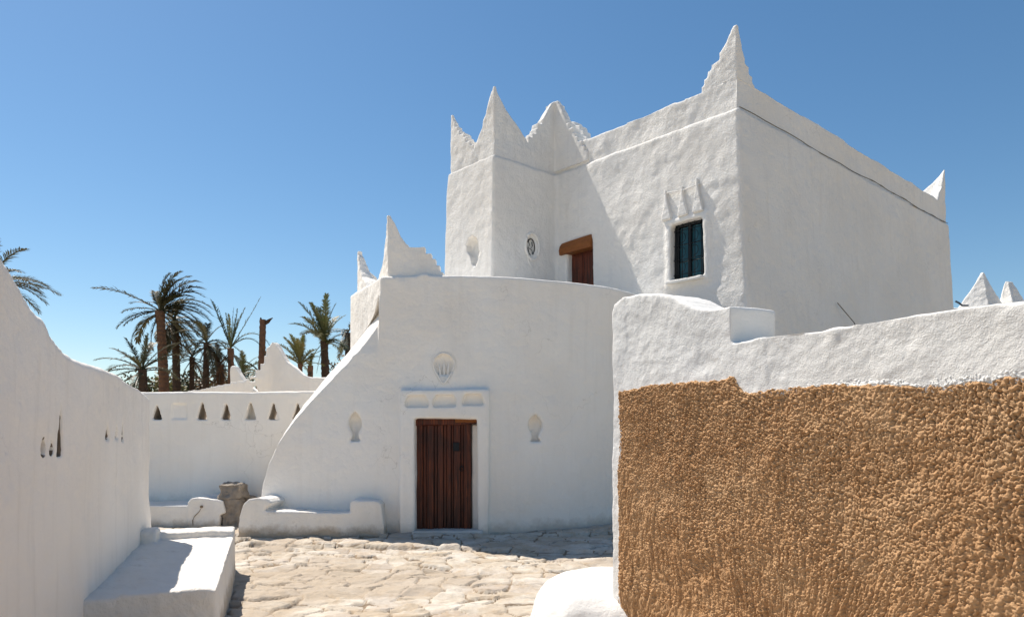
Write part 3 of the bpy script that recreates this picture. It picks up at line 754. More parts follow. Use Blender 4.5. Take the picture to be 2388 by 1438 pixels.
# ------------------------------------------------------------------ back wall
BW = empty('back_wall', (-5.5, 12.15, 0))
tag(BW, 'low white wall at the end of the lane pierced by a row of small triangular openings', 'wall')
dB = 12.15
bm = new_bm()
tp = [(-9, 2.30), (fx(340, dB), fh(915, dB)), (fx(430, dB), fh(913, dB)), (fx(560, dB), fh(914, dB)), (fx(720, dB), fh(913, dB)), (-2.2, 2.23)]
prism(bm, [(-9, 0, -.3)] + [(a, 0, h) for a, h in tp] + [(-2.2, 0, -.3)], (0, 0.38, 0))
for v in bm.verts: v.co.y += dB
cut = new_bm()
mudb = []
for px, q0, q1, hw, dp in ((366, 943, 979, 13, .26), (471, 936, 979, 14, .8), (527, 938, 979, 13, .8), (584, 936, 979, 15, .22), (637, 938, 979, 14, .8), (694, 938, 979, 14, .8)):
    x = fx(px, dB); h_ = fx(CX + hw, dB)
    if dp != .22: mudb.append((x - h_ - .02, x + h_ + .02, fh(q1, dB) - .02, fh(q0, dB)))
    prism(cut, [(x - h_, dB - .4, fh(q1, dB)), (x + h_, dB - .4, fh(q1, dB)), (x + h_ * .6, dB - .4, fh(q1 - 18, dB)), (x + h_ * .12, dB - .4, fh(q0, dB)), (x - h_ * .12, dB - .4, fh(q0, dB)), (x - h_ * .6, dB - .4, fh(q1 - 18, dB))], (0, .4 + dp, 0))
prism(cut, [(fx(398, dB), dB - .4, fh(978, dB)), (fx(438, dB), dB - .4, fh(978, dB)), (fx(436, dB), dB - .4, fh(940, dB)), (fx(400, dB), dB - .4, fh(940, dB))], (0, .43, 0))
me = plastered(bm, 0.018, 3, cut, 1); roughen(me, 0.014, 0.9, 0.003, 9, 81)
mud_inside(me, mudb, 1, dB + .05, dB + .60, M_mud_light)
P = get_co(me) - np.array(BW.location); set_co(me, P); link('wall', me, M_back, BW)

# benches by the back wall and the buttress
bm = new_bm(); yb = 11.42
box(bm, -7.5, fx(440, yb), yb, 12.2, -.2, fh(1178, yb))
prism(bm, [(fx(438, yb), yb - .02, -.2), (fx(438, yb), yb - .02, fh(1170, yb)), (fx(446, yb), yb - .02, fh(1161, yb)), (fx(462, yb), yb - .02, fh(1159, yb)), (fx(505, yb), yb - .02, fh(1163, yb)), (fx(520, yb), yb - .02, fh(1166, yb)), (fx(526, yb), yb - .02, fh(1195, yb)), (fx(513, yb), yb - .02, fh(1200, yb)), (fx(512, yb), yb - .02, -.2)], (0, .62, 0))
me = roughen(plastered(bm, 0.016, 4), 0.012, 1.8, 0.004, 10, 91)
P = get_co(me) - np.array((-5.0, 11.8, 0)); set_co(me, P)
bb = bench('plaster_bench', 'narrow white plaster bench with a raised cracked end beside the stone blocks', me, M_bench, (-5.0, 11.8, 0), 0)
bm = new_bm()
crack = [(576 / 1665 * 440 + 320, 880 + 1137 / 1438 * 380), (466, 1192), (455, 1203), (451, 1212), (452, 1224)]
tube(bm, [(fx(a, yb) + 5.0, yb - .028 - 11.8, fh(q, yb)) for a, q in crack], [0.004, .005, .007, .008, .005], 5)
tube(bm, [(fx(472, yb) + 5.0, yb - .05 - 11.8, fh(1180, yb)), (fx(472, yb) + 5.0, yb + .05 - 11.8, fh(1180, yb))], 0.02, 8)
from_bm('crack', bm, simple('crack_dirt', (0.20, 0.15, 0.10), 0.95), bb)

bm = new_bm(); y2 = 10.62
o2 = front_y(-3.0) + .15
g = lambda px, py: (fx(px, y2), y2, fh(py, y2))
prism(bm, [g(555, 1262), g(553, 1230), g(558, 1200), g(566, 1176), g(578, 1164), g(600, 1160), g(622, 1163), g(632, 1172), g(618, 1186), g(612, 1191), g(700, 1193), g(817, 1196), g(817, 1172), g(824, 1166), g(880, 1168), g(889, 1176), g(896, 1230), g(898, 1262)], (0, .60, 0))
me = plastered(bm, 0.016, 4)
P = get_co(me)
f = np.clip((P[:, 1] - y2) / .6, 0, 1); P[:, 0] += 0.10 * f * (P[:, 0] < -3.2)
set_co(me, P); roughen(me, 0.014, 1.8, 0.004, 10, 95)
P = get_co(me) - np.array((-3.0, 11.0, 0)); set_co(me, P)
bench('plaster_bench', 'white plaster bench with raised rounded ends left of the brown plank door', me, M_bench, (-3.0, 11.0, 0), 0)
# bench end near the brown wall
bm = new_bm()
bmesh.ops.create_icosphere(bm, subdivisions=6, radius=1.0)
for v in bm.verts:
    p = v.co; q = (abs(p.x) ** 3.2 + abs(p.y) ** 3.2 + abs(p.z) ** 3.2) ** (1 / 3.2); p = p / q
    wd = 1.06 - .16 * max(-.3, p.z)
    v.co = Vector((.72 + p.x * .53 * wd, 5.66 + p.y * .62 * wd, .06 + p.z * .39))
me = bpy.data.meshes.new('m'); bm.to_mesh(me); bm.free()
roughen(me, 0.03, 2.2, 0.006, 10, 99)
P = get_co(me) - np.array((.7, 5.6, 0)); set_co(me, P)
bench('plaster_bench', 'rounded white end of a bench standing at the foot of the brown wall', me, M_cap, (.7, 5.6, 0), 0)

# stone blocks beside the bench
def block(px0, px1, py0, py1, d, dep, rz, seed, label, parts=None):
    bm = new_bm(); x0, x1 = fx(px0, d), fx(px1, d); z0, z1 = fh(py1, d), fh(py0, d); cx = (x0 + x1) / 2
    box(bm, x0 - cx, x1 - cx, -dep / 2, dep / 2, 0, z1 - z0)
    me = plastered(bm, 0.012, 2)
    P = get_co(me); N_ = get_no(me)
    dd = 0.03 * fbm(P, 5, 3, seed) + 0.014 * fbm(P, 16, 3, seed + 1)
    # broken left edge
    br = np.clip(-(P[:, 0] - (x0 - cx)) * 9 + 1, 0, 1) * np.clip(vnoise(P, 9, seed + 4), 0, 1)
    P[:, 0] += br * 0.05
    set_co(me, P + N_ * dd[:, None])
    o = link('stone_block', me, M_stone); o.location = (cx, d + dep / 2, z0); o.rotation_euler = (0, 0, rz)
    tag(o, label, 'stone block'); return o
block(514, 556, 1164, 1240, 11.45, .34, .05, 3, 'upright weathered grey stone block between the two white benches')
block(508, 560, 1129, 1162, 11.45, .36, -.04, 9, 'squat broken grey stone block lying on top of the upright one')
for k, (px, py, sz, lab) in enumerate(((545, 1168, .10, 'dark rubble stone right of the stacked stone blocks'), (574, 1160, .13, 'flat rubble stone behind the rounded bench end'), (500, 1160, .10, 'small rubble stone left of the squat stone block'))):
    p = at(px, py, 11.95); bm = new_bm(); bmesh.ops.create_icosphere(bm, subdivisions=3, radius=sz)
    for v in bm.verts: v.co.z *= .5; v.co.x *= 1.5
    me = bpy.data.meshes.new('s'); bm.to_mesh(me); bm.free(); roughen(me, .03, 8, .008, 30, k)
    o = link('rubble_stone', me, M_stone); o.location = p; tag(o, lab, 'stone')

# ------------------------------------------------------------------ brown wall on the right
E0 = Vector((0.757, 5.2, 0)); bd = Vector((0.481, -0.876, 0)).normalized(); BR = math.atan2(bd.y, bd.x)
GW = empty('garden_wall', E0, BR)
tag(GW, 'thick wall on the right with a whitewashed top over coarse crumbly brown render', 'wall')
def on_g(px, py):
    r = (px - CX) / F; u = (E0.x - r * E0.y) / (r * bd.y - bd.x)
    return u, EYE + (HZ - py) / F * (E0.y + bd.y * u)
TG = 0.38
top1 = [on_g(*p) for p in ((1427, 735), (1432, 710), (1450, 694), (1480, 687), (1530, 686), (1560, 690), (1585, 702), (1610, 716), (1640, 722), (1670, 719), (1690, 715), (1704, 712))]
ub = top1[-1][0]
top2 = [on_g(*p) for p in ((1712, 797), (1760, 788), (1850, 775), (1950, 762), (2050, 745), (2150, 729), (2250, 716), (2388, 700))]
bm = new_bm()
ue = 4.2
prism(bm, [(top1[0][0], 0, -.3)] + [(a, 0, h) for a, h in top1] + [(ub, 0, top2[0][1])] + [(a, 0, h) for a, h in top2] + [(ue, 0, top2[-1][1]), (ue, 0, -.3)], (0, TG, 0))
def low_relief(P): return 0.012 * fbm(P, 1.5, 3, 5) + 0.0025 * fbm(P, 14, 3, 6)
me = plastered(bm, 0.0115, 6)
P = get_co(me); N_ = get_no(me)
# trowel ridges and an old vertical repair seam in the whitewash
seam = np.exp(-((P[:, 0] - 1.86 - .05 * np.sin(P[:, 2] * 5)) / .035) ** 2) * np.clip(fbm(P, 7, 3, 61) + .3, 0, 1)
patch = np.clip(fbm(P * np.array([1.3, 0, 1]), 2.6, 4, 66) * 6, 0, 1) * .0035
bl = [on_g(*p) for p in ((1437, 917), (1480, 905), (1560, 893), (1640, 887), (1700, 879), (1711, 878), (1722, 903), (1745, 916), (1800, 908), (1900, 897), (2000, 893), (2100, 897), (2200, 894), (2300, 886), (2388, 870))]
P = P + N_ * (low_relief(P) + .006 * seam + patch)[:, None]
lb_ = np.interp(P[:, 0], [a for a, _ in bl], [b_ for _, b_ in bl])
P[:, 1] += .07 * np.clip((lb_ - .04 - P[:, 2]) / .02, 0, 1) * np.clip((P[:, 0] - .06) / .02, 0, 1) * (P[:, 1] < .06) * (N_[:, 1] < -.5)
set_co(me, P)
link('whitewashed_top', me, M_cap, GW)
bl = [on_g(*p) for p in ((1437, 917), (1480, 905), (1560, 893), (1640, 887), (1700, 879), (1711, 878), (1722, 903), (1745, 916), (1800, 908), (1900, 897), (2000, 893), (2100, 897), (2200, 894), (2300, 886), (2388, 870))]
bu = np.array([a for a, _ in bl]); bh = np.array([h for _, h in bl])
nu, nv_ = 800, 430
us = np.concatenate([np.linspace(.015, 3.05, 1000), np.linspace(3.06, 4.15, 80)]); zs = np.concatenate([np.linspace(-.1, .45, 50), np.linspace(.454, 2.0, 500)])
U, Z = np.meshgrid(us, zs); U = U.ravel(); Z = Z.ravel(); P = np.stack([U, U * 0, Z], 1)
base_y = -(low_relief(P))
line = np.interp(U, bu, bh) + 0.008 * fbm(P, 34, 3, 7) + .012 * fbm(P, 5, 3, 8)
lowf = fbm(P, 1.1, 3, 14)
streak = np.clip((1.72 - Z) * 1.5 + lowf * .8 - .1, 0, 1)
lean = fbm(P, .9, 2, 44)
wu = U + .010 * fbm(P, 9, 3, 21) + .0035 * fbm(P, 70, 2, 23) + .30 * lean * (Z - 1.3); wz = Z + .010 * fbm(P, 9, 3, 22) + .0035 * fbm(P, 70, 2, 24)
def nod(scale, sz, seed, ang=0.0):
    ca, sa = math.cos(ang), math.sin(ang)
    a = (wu * ca + wz * sa) / scale; b_ = (-wu * sa + wz * ca) / (scale * sz)
    f1, f2, cid, _, _ = worley2(a, b_, seed)
    rad = .33 + .26 * cid
    return np.sqrt(np.clip(1 - (f1 / rad) ** 2, 0, 1)) * (0.5 + .5 * cid)
gsel = np.clip(fbm(P, 3.0, 2, 88) * 4 + .5, 0, 1)
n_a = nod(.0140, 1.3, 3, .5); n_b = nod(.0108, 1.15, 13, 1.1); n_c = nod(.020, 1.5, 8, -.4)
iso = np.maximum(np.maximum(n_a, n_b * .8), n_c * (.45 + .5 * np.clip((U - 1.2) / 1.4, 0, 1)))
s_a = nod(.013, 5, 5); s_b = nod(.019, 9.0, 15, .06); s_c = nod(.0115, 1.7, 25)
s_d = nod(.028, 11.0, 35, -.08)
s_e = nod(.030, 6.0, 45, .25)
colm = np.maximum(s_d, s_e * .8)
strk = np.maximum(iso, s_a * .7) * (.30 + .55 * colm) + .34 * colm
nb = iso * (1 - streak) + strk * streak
gouge = np.clip(fbm(P, 2.3, 4, 97) + .25 * np.clip(U - 1.4, 0, 1.2) - 1.25, 0, .5) * np.clip((1.5 - Z) * 3, 0, 1)
white = Z > line
under = np.clip((line - Z) / .012, 0, 1)
hb = np.maximum(.002 + (.0165 + .006 * gsel) * nb + 0.009 * fbm(P, 3.5, 4, 90) + .0028 * fbm(P, 55, 3, 91) - .07 * gouge, -.045 + .01 * nb)
edge = np.clip((U - .015) / .02, 0, 1)
fade = np.clip(1 - (Z - line) / (.05 + .07 * np.clip(fbm(P, 5, 2, 31) + .3, 0, 1)), 0, 1) * np.clip((U - 1.0) / 1.0, 0, 1)
h_over = -.012 + fade * (.010 + .016 * iso)
h = np.where(white, h_over, hb * (0.35 + .65 * under)); h = h * edge - .015 * (1 - edge)
h = np.where(Z > line + .16, -.03, h)
V = np.stack([U, base_y - h, Z], 1)
idx = np.arange(len(us) * len(zs)).reshape(len(zs), len(us))
Fq = np.stack([idx[:-1, :-1], idx[:-1, 1:], idx[1:, 1:], idx[1:, :-1]], -1).reshape(-1, 4)
fw_ = white[Fq].sum(1) >= 2; gone = (Z > line + .15)[Fq].all(1)
def sub(mask, name, mat, attr=None):
    q = Fq[mask]; used = np.unique(q); mp = np.zeros(len(V), np.int32); mp[used] = np.arange(len(used))
    m2 = bpy.data.meshes.new(name); m2.vertices.add(len(used)); m2.vertices.foreach_set('co', V[used].astype(np.float32).ravel())
    qq = mp[q].astype(np.int32); m2.loops.add(qq.size); m2.loops.foreach_set('vertex_index', qq.ravel())
    m2.polygons.add(len(qq)); m2.polygons.foreach_set('loop_start', np.arange(0, qq.size, 4, dtype=np.int32)); m2.polygons.foreach_set('loop_total', np.full(len(qq), 4, np.int32))
    m2.update(calc_edges=True)
    if attr is not None:
        ca = m2.color_attributes.new('coat_shade', 'FLOAT_COLOR', 'POINT'); a = attr[used]; ca.data.foreach_set('color', np.stack([a, a, a, a * 0 + 1], 1).astype(np.float32).ravel())
    return link(name, m2, mat, GW)
m, t, b = mat_base('crumbly_brown_render')
tc = t.nodes.new('ShaderNodeTexCoord').outputs['Object']
c = ramp(t, noise(t, tc, 2.2, 6, 0.6), [(0.3, (0.42, 0.222, 0.100)), (0.5, (0.51, 0.292, 0.143)), (0.7, (0.57, 0.36, 0.195))])
c = mixc(t, mth(t, 'MULTIPLY', noise(t, tc, 45, 4, 0.7), 0.6), c, (0.64, 0.42, 0.24))
c = mixc(t, mth(t, 'MULTIPLY', ramp_f(t, noise(t, tc, 11, 5, .7), .5, .75), .7), c, (0.30, 0.145, 0.055))
vc = t.nodes.new('ShaderNodeVertexColor'); vc.layer_name = 'coat_shade'
c = mixc(t, vc.outputs[0], c, (0.20, 0.088, 0.028))     # lost patches show the redder mud below; gaps between nodules carry painted shade
t.links.new(c, b.inputs['Base Color']); b.inputs['Roughness'].default_value = 0.95; b.inputs['Specular IOR Level'].default_value = 0.1
t.links.new(bump(t, noise(t, tc, 190, 4, 0.7), 0.005), b.inputs['Normal']); M_brown = m
sub(~fw_, 'brown_render', M_brown, np.clip(gouge * 4 + .38 * (1 - np.clip(nb * 2.2, 0, 1)), 0, 1)); sub(fw_ & ~gone, 'whitewash_edge', M_cap)  # mask: gouged mud patches, plus shade painted into the valleys between nodules

# ------------------------------------------------------------------ things beyond the walls
def horn_wall(name, label, d, outline, th=.3, back=None, seed=0, mat=M_back):
    xs = [fx(a, d) for a, _ in outline]; cx = sum(xs) / len(xs)
    bm = new_bm(); prism(bm, [(fx(a, d) - cx, 0, fh(q, d)) for a, q in outline], (0, th, 0))
    if back: back(bm, cx)
    me = roughen(plastered(bm, 0.03, 3), .015, 2, .005, 9, seed)
    o = link(name, me, mat); o.location = (cx, d, 0); tag(o, label, 'wall'); return o
def back1(bm, cx):
    # side returning to the left and forward
    x = fx(624, 18) - cx
    prism(bm, [(x, 0, -.3), (x, 0, fh(800, 18)), (x - .12, -.2, fh(850, 18)), (x - .35, -.5, fh(885, 18)), (x - 1.0, -1.0, fh(905, 18)), (x - 1.8, -1.5, 2.4), (x - 1.8, -1.5, -.3)], (.3, .3, 0))
horn_wall('horned_wall', 'white wall with one tall curved horn in front of the palms, left of the round building', 18.0,
          [(622, 1140), (622, 850), (626, 815), (634, 797), (641, 798), (652, 815), (668, 842), (690, 858), (707, 874), (724, 879), (760, 879), (900, 879), (900, 1140)], .35, back1, 3)
horn_wall('horned_wall', 'small white horned wall end beside the taller horn, before the palm trunks', 20.5,
          [(536, 1120), (536, 860), (540, 852), (547, 853), (556, 868), (568, 886), (582, 900), (600, 912), (640, 916), (640, 1120)], .35, None, 5)
# roof with pyramids at the far right
RB = empty('neighbour_house', (16, 25, 0)); tag(RB, 'distant white house roof with small pyramid merlons at the far right edge', 'building')
bm = new_bm(); dR = 24.0
box(bm, fx(2200, dR), fx(2700, dR), dR, dR + 6, -.3, fh(716, dR))
me = roughen(plastered(bm, 0.06, 2), .02, 1); P = get_co(me) - np.array(RB.location); set_co(me, P); link('wall', me, M_house, RB)
def pyramid(px, py, base_py, hwl, hwr, dep, flat=0.0):
    bm = new_bm(); x = fx(px, dR + dep * .4); z1_ = fh(py, dR + dep * .4); z0_ = fh(base_py + 12, dR); zc = z0_ + (z1_ - z0_)
    A = x - fx(CX + hwl, dR); B = x + fx(CX + hwr, dR)
    bs = [bm.verts.new(p) for p in ((A, dR + dep * .5, z0_), (x - .1, dR, z0_), (B, dR + dep * .3, z0_), (x, dR + dep, z0_))]
    tt = [bm.verts.new(p) for p in ((x - .03 - flat * .3, dR + dep * .4, z1_), (x - .03, dR + dep * .35, z1_), (x + .03 + flat, dR + dep * .4, z1_ - flat * .1), (x, dR + dep * .5, z1_))]
    bm.faces.new(tt); bm.faces.new(list(reversed(bs)))
    for k in range(4): bm.faces.new((bs[k], bs[(k + 1) % 4], tt[(k + 1) % 4], tt[k]))
    me = roughen(plastered(bm, 0.02, 3), .025, 2, .008, 8, px); P = get_co(me) - np.array(RB.location); set_co(me, P); link('merlon', me, M_house, RB)
pyramid(2292, 636, 712, 62, 56, 1.3)
pyramid(2350, 656, 700, 16, 46, 1.0, .14)
bm = new_bm(); cpts = [at(2228, 702, 23), at(2236, 706, 23), at(2244, 712, 23), at(2258, 712, 23), at(2262, 700, 23), at(2270, 713, 23)]
tube(bm, cpts[:4], 0.03, 6)
me = bpy.data.meshes.new('c'); bm.to_mesh(me); bm.free(); o = link('cable_bundle', me, simple('bluish_cable', (.05, .08, .12), .5)); tag(o, 'dark bluish loop of cable between the tall house and the pyramid merlons', 'cable')

# ------------------------------------------------------------------ palms
def leaf_mat(name, a, b_):
    m, t, b = mat_base(name); pos = geo_pos(t)
    c = mixc(t, ramp_f(t, noise(t, pos, 1.6, 3), .35, .65), a, b_)
    t.links.new(c, b.inputs['Base Color']); b.inputs['Roughness'].default_value = 0.5; b.inputs['Specular IOR Level'].default_value = 0.4
    tr = t.nodes.new('ShaderNodeBsdfTranslucent'); t.links.new(c, tr.inputs[0])
    mx = t.nodes.new('ShaderNodeMixShader'); mx.inputs[0].default_value = .22
    out = [n_ for n_ in t.nodes if n_.type == 'OUTPUT_MATERIAL'][0]
    t.links.new(b.outputs[0], mx.inputs[1]); t.links.new(tr.outputs[0], mx.inputs[2]); t.links.new(mx.outputs[0], out.inputs[0])
    return m
M_leaf = leaf_mat('palm_leaf', (0.08, 0.10, 0.038), (0.13, 0.125, 0.055))
M_leafd = leaf_mat('palm_leaf_dark', (0.06, 0.065, 0.03), (0.11, 0.095, 0.05))
M_leafy = leaf_mat('palm_leaf_yellow', (0.13, 0.14, 0.04), (0.17, 0.15, 0.06))
M_dead = leaf_mat('dead_palm_leaf', (0.17, 0.11, 0.055), (0.09, 0.06, 0.035))
rng = random.Random(11)
def frond(V, Fc, p0, az, el, L, curl, lw=1.0, wind=(0, 0), ns=38, leaflen=.5, ragged=0.05):
    N = 14; pts = [Vector(p0)]; d = Vector((math.cos(az) * math.cos(el), math.sin(az) * math.cos(el), math.sin(el)))
    dirs = [d.copy()]
    for k in range(N):
        f = (k + 1) / N
        d = (d + Vector((wind[0], wind[1], 0)) * f * .12 + Vector((0, 0, -curl * (0.3 + f) / N))).normalized()
        pts.append(pts[-1] + d * L / N); dirs.append(d.copy())
    # rachis
    for k in range(N):
        w_ = (0.045 * (1 - k / N) + .012) * lw; s = dirs[k].cross(Vector((0, 0, 1)))
        s = s.normalized() if s.length > .05 else Vector((1, 0, 0))
        u = s.cross(dirs[k]); b0 = len(V)
        for p, ww in ((pts[k], w_), (pts[k + 1], w_ * .9)):
            V.extend([p + s * ww, p - s * ww, p + u * ww]);
        Fc.extend([(b0, b0 + 1, b0 + 4, b0 + 3), (b0 + 1, b0 + 2, b0 + 5, b0 + 4), (b0 + 2, b0, b0 + 3, b0 + 5)])
    for j in range(ns):
        f = .14 + .86 * j / (ns - 1); x = f * N; k = min(int(x), N - 1); p = pts[k].lerp(pts[k + 1], x - k); dd = dirs[min(k, N)]
        s = dd.cross(Vector((0, 0, 1))); s = s.normalized() if s.length > .05 else Vector((1, 0, 0)); u = s.cross(dd)
        ll = leaflen * L * .44 * (math.sin(math.pi * (0.12 + .80 * f)) ** .7)
        for sg in (-1, 1):
            if rng.random() < ragged: continue
            q = (s * sg * .75 + dd * (.65 + .5 * f) + u * rng.uniform(.05, .4) + Vector((rng.uniform(-.12, .12), rng.uniform(-.12, .12), rng.uniform(-.12, .12)))).normalized()
            l2 = ll * rng.uniform(.75, 1.15); wd = .030 * L / 3 * lw * rng.uniform(.8, 1.3)
            mid = p + q * l2 * .5 ; tip = p + q * l2 + Vector((wind[0] * .1, wind[1] * .1, -.22 * l2))
            sw = q.cross(u); sw = (sw.normalized() if sw.length > .01 else s) * wd
            b0 = len(V); V.extend([p - sw * .5, p + sw * .5, mid + sw, mid - sw, tip]); Fc.extend([(b0, b0 + 1, b0 + 2, b0 + 3), (b0 + 3, b0 + 2, b0 + 4)])
def palm(label, px, crown_y, d, tr, fronds, base_px=None, leafm=None, barkm=None, dead=8, L=3.0, kind='palm_tree', wind=(0, 0), el=(-.5, 1.3), curl=1.3, lw=1.0, az=None, ns=38, leaflen=.5, ragged=.05, plan=None):
    bx = fx(base_px if base_px is not None else px, d); root = empty(kind, (bx, d, -.2))
    tag(root, label, 'palm tree', 'palm trees beyond the walls')
    top = at(px, crown_y, d) - Vector((bx, d, -.2)); H = top.z
    # trunk
    V = []; Fc = []; n = 12; K = max(20, int(H / .14))
    for k in range(K + 1):
        f = k / K; c0 = Vector((top.x * f ** 1.6, 0, H * f)); r = tr * (1.1 - .38 * f) * (1 + .09 * (k % 2)) * (1 + (.15 if f > .95 and fronds else 0))
        for j in range(n):
            a = 2 * math.pi * j / n + (k % 2) * math.pi / n; rr = r * rng.uniform(.93, 1.08); V.append(c0 + Vector((math.cos(a) * rr, math.sin(a) * rr, 0)))
    for k in range(K):
        for j in range(n): Fc.append((k * n + j, k * n + (j + 1) % n, (k + 1) * n + (j + 1) % n, (k + 1) * n + j))
    Fc.append(tuple(reversed([K * n + j for j in range(n)])))
    from_arrays('trunk', V, Fc, barkm or M_bark, root)
    V = []; Fc = []
    for k in range(fronds):
        a = rng.uniform(0, 2 * math.pi) if az is None else rng.uniform(*az)
        f = (k + .5) / fronds; e_ = el[0] + (el[1] - el[0]) * f
        frond(V, Fc, top + Vector((0, 0, -.22 + .3 * f)), a + k * 2.399, e_ + rng.uniform(-.12, .12), L * rng.uniform(.8, 1.1), curl * rng.uniform(.7, 1.3), lw, wind, ns, leaflen, ragged)
    if plan:
        for side_, e_, L_, cv_ in plan:
            frond(V, Fc, top, (0 if side_ > 0 else math.pi) + rng.uniform(-.45, .45), e_, L_, cv_, lw, wind, ns, leaflen, ragged)
    if fronds or plan: from_arrays('crown', V, Fc, leafm or M_leaf, root)
    if dead:
        V = []; Fc = []
        for k in range(dead):
            frond(V, Fc, top + Vector((0, 0, -.2)), rng.uniform(0, 2 * math.pi), rng.uniform(-1.3, -.5), L * rng.uniform(.4, .75), .9, lw * .9, (0, 0), int(ns * .6), leaflen * .7, .3)
        from_arrays('dead_fronds', V, Fc, M_dead, root)
    return root
palm('tallest palm with a thick reddish trunk and a windblown crown', 373, 725, 42, .30, 8, 387, M_leafd, M_bark, 2, 2.6, wind=(.5, 0), el=(-.7, 1.3), curl=1.2, lw=1.15,
     plan=[(-1, .55, 3.6, .9), (-1, -.05, 2.6, .9), (-1, -.15, 2.2, .6), (-1, .25, 2.2, .8), (-1, -1.2, 2.3, .2), (1, 1.55, 2.3, .8), (1, 1.35, 2.7, 1.1), (1, 1.15, 3.0, 1.5), (1, 1.0, 3.1, 1.6), (1, .9, 3.2, 1.9),
           (1, .75, 3.1, 1.9), (1, .6, 3.2, 2.0), (1, .5, 3.2, 2.2), (1, .3, 3.1, 2.3), (1, .1, 2.9, 2.0), (1, -.1, 2.8, 1.8), (1, -.4, 2.6, 1.3), (1, .8, 2.6, 1.5), (1, .35, 2.7, 1.5), (1, 1.25, 2.4, 1.3)])
palm('dark palm hanging dead fronds just right of the tallest palm', 408, 748, 45, .26, 20, 414, M_leafd, M_bark2, 14, 2.6, wind=(.8, 0), el=(-.9, .9), curl=1.6, lw=1.2)
palm('low leaning palm just above the left wall', 332, 862, 38, .26, 7, 340, M_leafd, M_bark2, 4, 2.2, el=(-.4, 1.2), curl=1.4, lw=1.1,
     plan=[(-1, .35, 2.5, .9), (-1, .55, 2.4, 1.0), (-1, .8, 2.2, .8), (-1, 1.1, 2.0, .5), (-1, .1, 2.3, .9), (1, 1.4, 1.9, .4), (1, 1.0, 2.2, 1.0), (1, .7, 2.0, 1.3), (-1, -.1, 2.0, .9), (1, .3, 1.6, 1.2)])
palm('mid height palm with a full round crown between the tallest palm and the wispy palm', 482, 800, 40, .20, 19, 478, M_leafd, M_bark2, 6, 2.0, el=(-.6, 1.3), curl=1.6)
palm('small dark palm left of the round crowned palm', 448, 832, 46, .18, 14, 446, M_leafd, M_bark2, 6, 1.9, el=(-.7, 1.2), curl=1.6)
palm('wispy palm with a few long upright sparse fronds', 538, 812, 40, .20, 2, 540, M_leaf, M_bark, 8, 2.2, el=(.9, 1.3), curl=.9, lw=.8, leaflen=.26, ragged=.2,
     plan=[(-1, 1.15, 3.1, .25), (-1, 1.22, 2.9, .2), (-1, 1.3, 2.4, .2), (-1, 1.4, 2.0, .2), (1, 1.05, 3.3, -.15), (1, 1.35, 2.2, 0), (1, 1.5, 2.3, 0), (1, 1.05, 3.4, 4.6), (1, 1.3, 1.7, .2), (-1, .1, 1.3, 1.5), (1, .9, 2.9, 4.4)])
palm('brown shaggy palm just left of the small white horn', 512, 850, 41, .26, 14, 520, M_dead, M_bark, 14, 1.8, el=(-.4, 1.2), curl=1.6)
palm('green topped palm with a stout dark trunk near the buttress', 756, 794, 40, .26, 20, 763, M_leaf, M_bark2, 3, 2.4, el=(.15, 1.45), curl=.9, lw=1.1)
palm('low palm at the foot of the bare broken trunk', 604, 868, 42, .2, 18, 604, M_leaf, M_bark, 10, 1.6, el=(-.3, 1.2), curl=1.4)
palm('yellowish young palm right of the tall white horn', 700, 845, 38, .15, 16, 703, M_leafy, M_bark, 3, 1.7, el=(.3, 1.4), curl=.8)
palm('short brown palm stump with a few fronds beside the stout dark trunk', 724, 852, 38, .17, 4, 724, M_leafy, M_bark, 2, 1.2, el=(.6, 1.3), curl=1.4)
palm('dark palm mostly hidden behind the buttress of the round building', 812, 776, 46, .26, 9, 812, M_leafd, M_bark2, 8, 1.9, el=(-.6, .8), curl=1.5)
palm('near palm whose fronds reach in over the far left wall', -28, 660, 24, .25, 34, -40, M_leafd, M_bark, 2, 2.05, el=(-.7, 1.0), curl=1.1, lw=.9)
palm('thin dark palm behind the small white horn', 566, 872, 47, .17, 16, 566, M_leaf, M_bark2, 6, 1.9, el=(-.2, 1.3), curl=1.2)
# curved hanging fronds
def extra(root_label, pts_f, mat, px, d, kind):
    pass
st = palm('bare broken palm trunk without a crown', 613, 745, 40, .22, 0, 608, None, M_bark, 0)
bm = new_bm(); hh = at(613, 745, 40).z + .2; xo = fx(613, 40) - fx(608, 40)
tube(bm, [(xo + .1, 0, hh - .25), (xo + .28, 0, hh - .1), (xo + .42, 0, hh + .02), (xo + .55, 0, hh + .1)], [.08, .11, .06, .02], 7)
tube(bm, [(xo - .1, 0, hh - .1), (xo - .12, 0, hh + .12)], [.10, .03], 6)
from_bm('broken_top', bm, M_bark2, st)

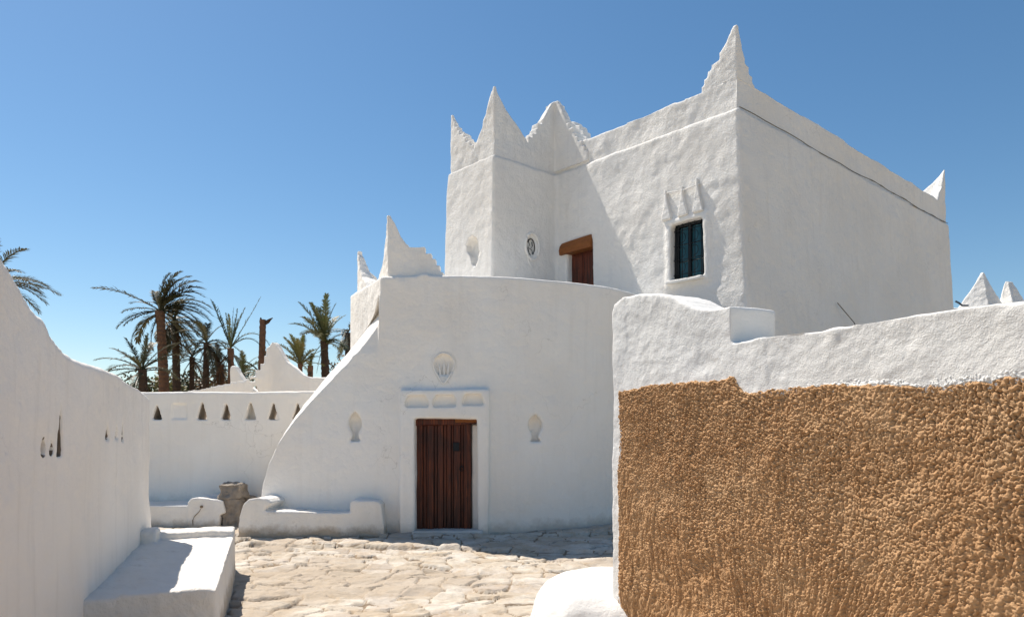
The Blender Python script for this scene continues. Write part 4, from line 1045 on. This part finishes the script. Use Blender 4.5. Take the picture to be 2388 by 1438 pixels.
# shrubs below the palms
def shrub(label, px, py, d, rx, rz, mat, n=500):
    p = at(px, py, d); V = []; Fc = []; root = empty('shrub', (p.x, d, -.2)); H = p.z + .2
    tag(root, label, 'shrub', 'shrubs under the palms')
    for k in range(n):
        while True:
            q = Vector((rng.uniform(-1, 1), rng.uniform(-1, 1), rng.uniform(-1, 1)))
            if q.length < 1: break
        c0 = Vector((q.x * rx, q.y * rx * .7, max(.05, H - rz + q.z * rz) + .3 * math.sin(q.x * 7)))
        s = rng.uniform(.12, .28); a = Vector((rng.uniform(-1, 1), rng.uniform(-1, 1), rng.uniform(-.3, 1))).normalized(); b_ = a.orthogonal().normalized()
        b0 = len(V); V.extend([c0 - b_ * s * .4, c0 + a * s * .6, c0 + b_ * s * .4, c0 - a * s * .6]); Fc.append((b0, b0 + 1, b0 + 2, b0 + 3))
    from_arrays('foliage', V, Fc, mat, root)
    bm = new_bm()
    for k in range(4):
        a = rng.uniform(0, 6.28); tube(bm, [(0.1 * math.cos(a), .1 * math.sin(a), 0), (rx * .4 * math.cos(a), rx * .3 * math.sin(a), H * .6), (rx * .7 * math.cos(a), rx * .5 * math.sin(a), H * .95)], [.06, .04, .015], 6)
    from_bm('stem', bm, M_bark2, root)
for k, (px, py, rx, rz, mt, lab) in enumerate((
    (300, 868, 2.4, 1.3, M_leafd, 'dark shrub behind the low end of the left wall'),
    (362, 870, 1.3, 1.1, M_leaf, 'green shrub between the leaning palm and the tallest trunk'),
    (432, 868, 1.5, 1.0, M_leafd, 'dark shrub under the small dark palm'),
    (398, 880, 1.2, 1.0, M_leafy, 'yellowish shrub right of the tallest trunk'),
    (500, 862, 1.6, 1.4, M_dead, 'dry brown shrub under the shaggy palm'),
    (462, 880, 1.4, 1.0, M_leaf, 'green shrub under the round crowned palm'),
    (578, 866, 1.5, 1.3, M_leafd, 'dark shrub between the two white horns'),
    (788, 830, 1.2, 2.0, M_dead, 'dry brown shrub against the buttress of the round building'))):
    shrub(lab, px, py, 48 + (k % 3), rx, rz, mt, 620)
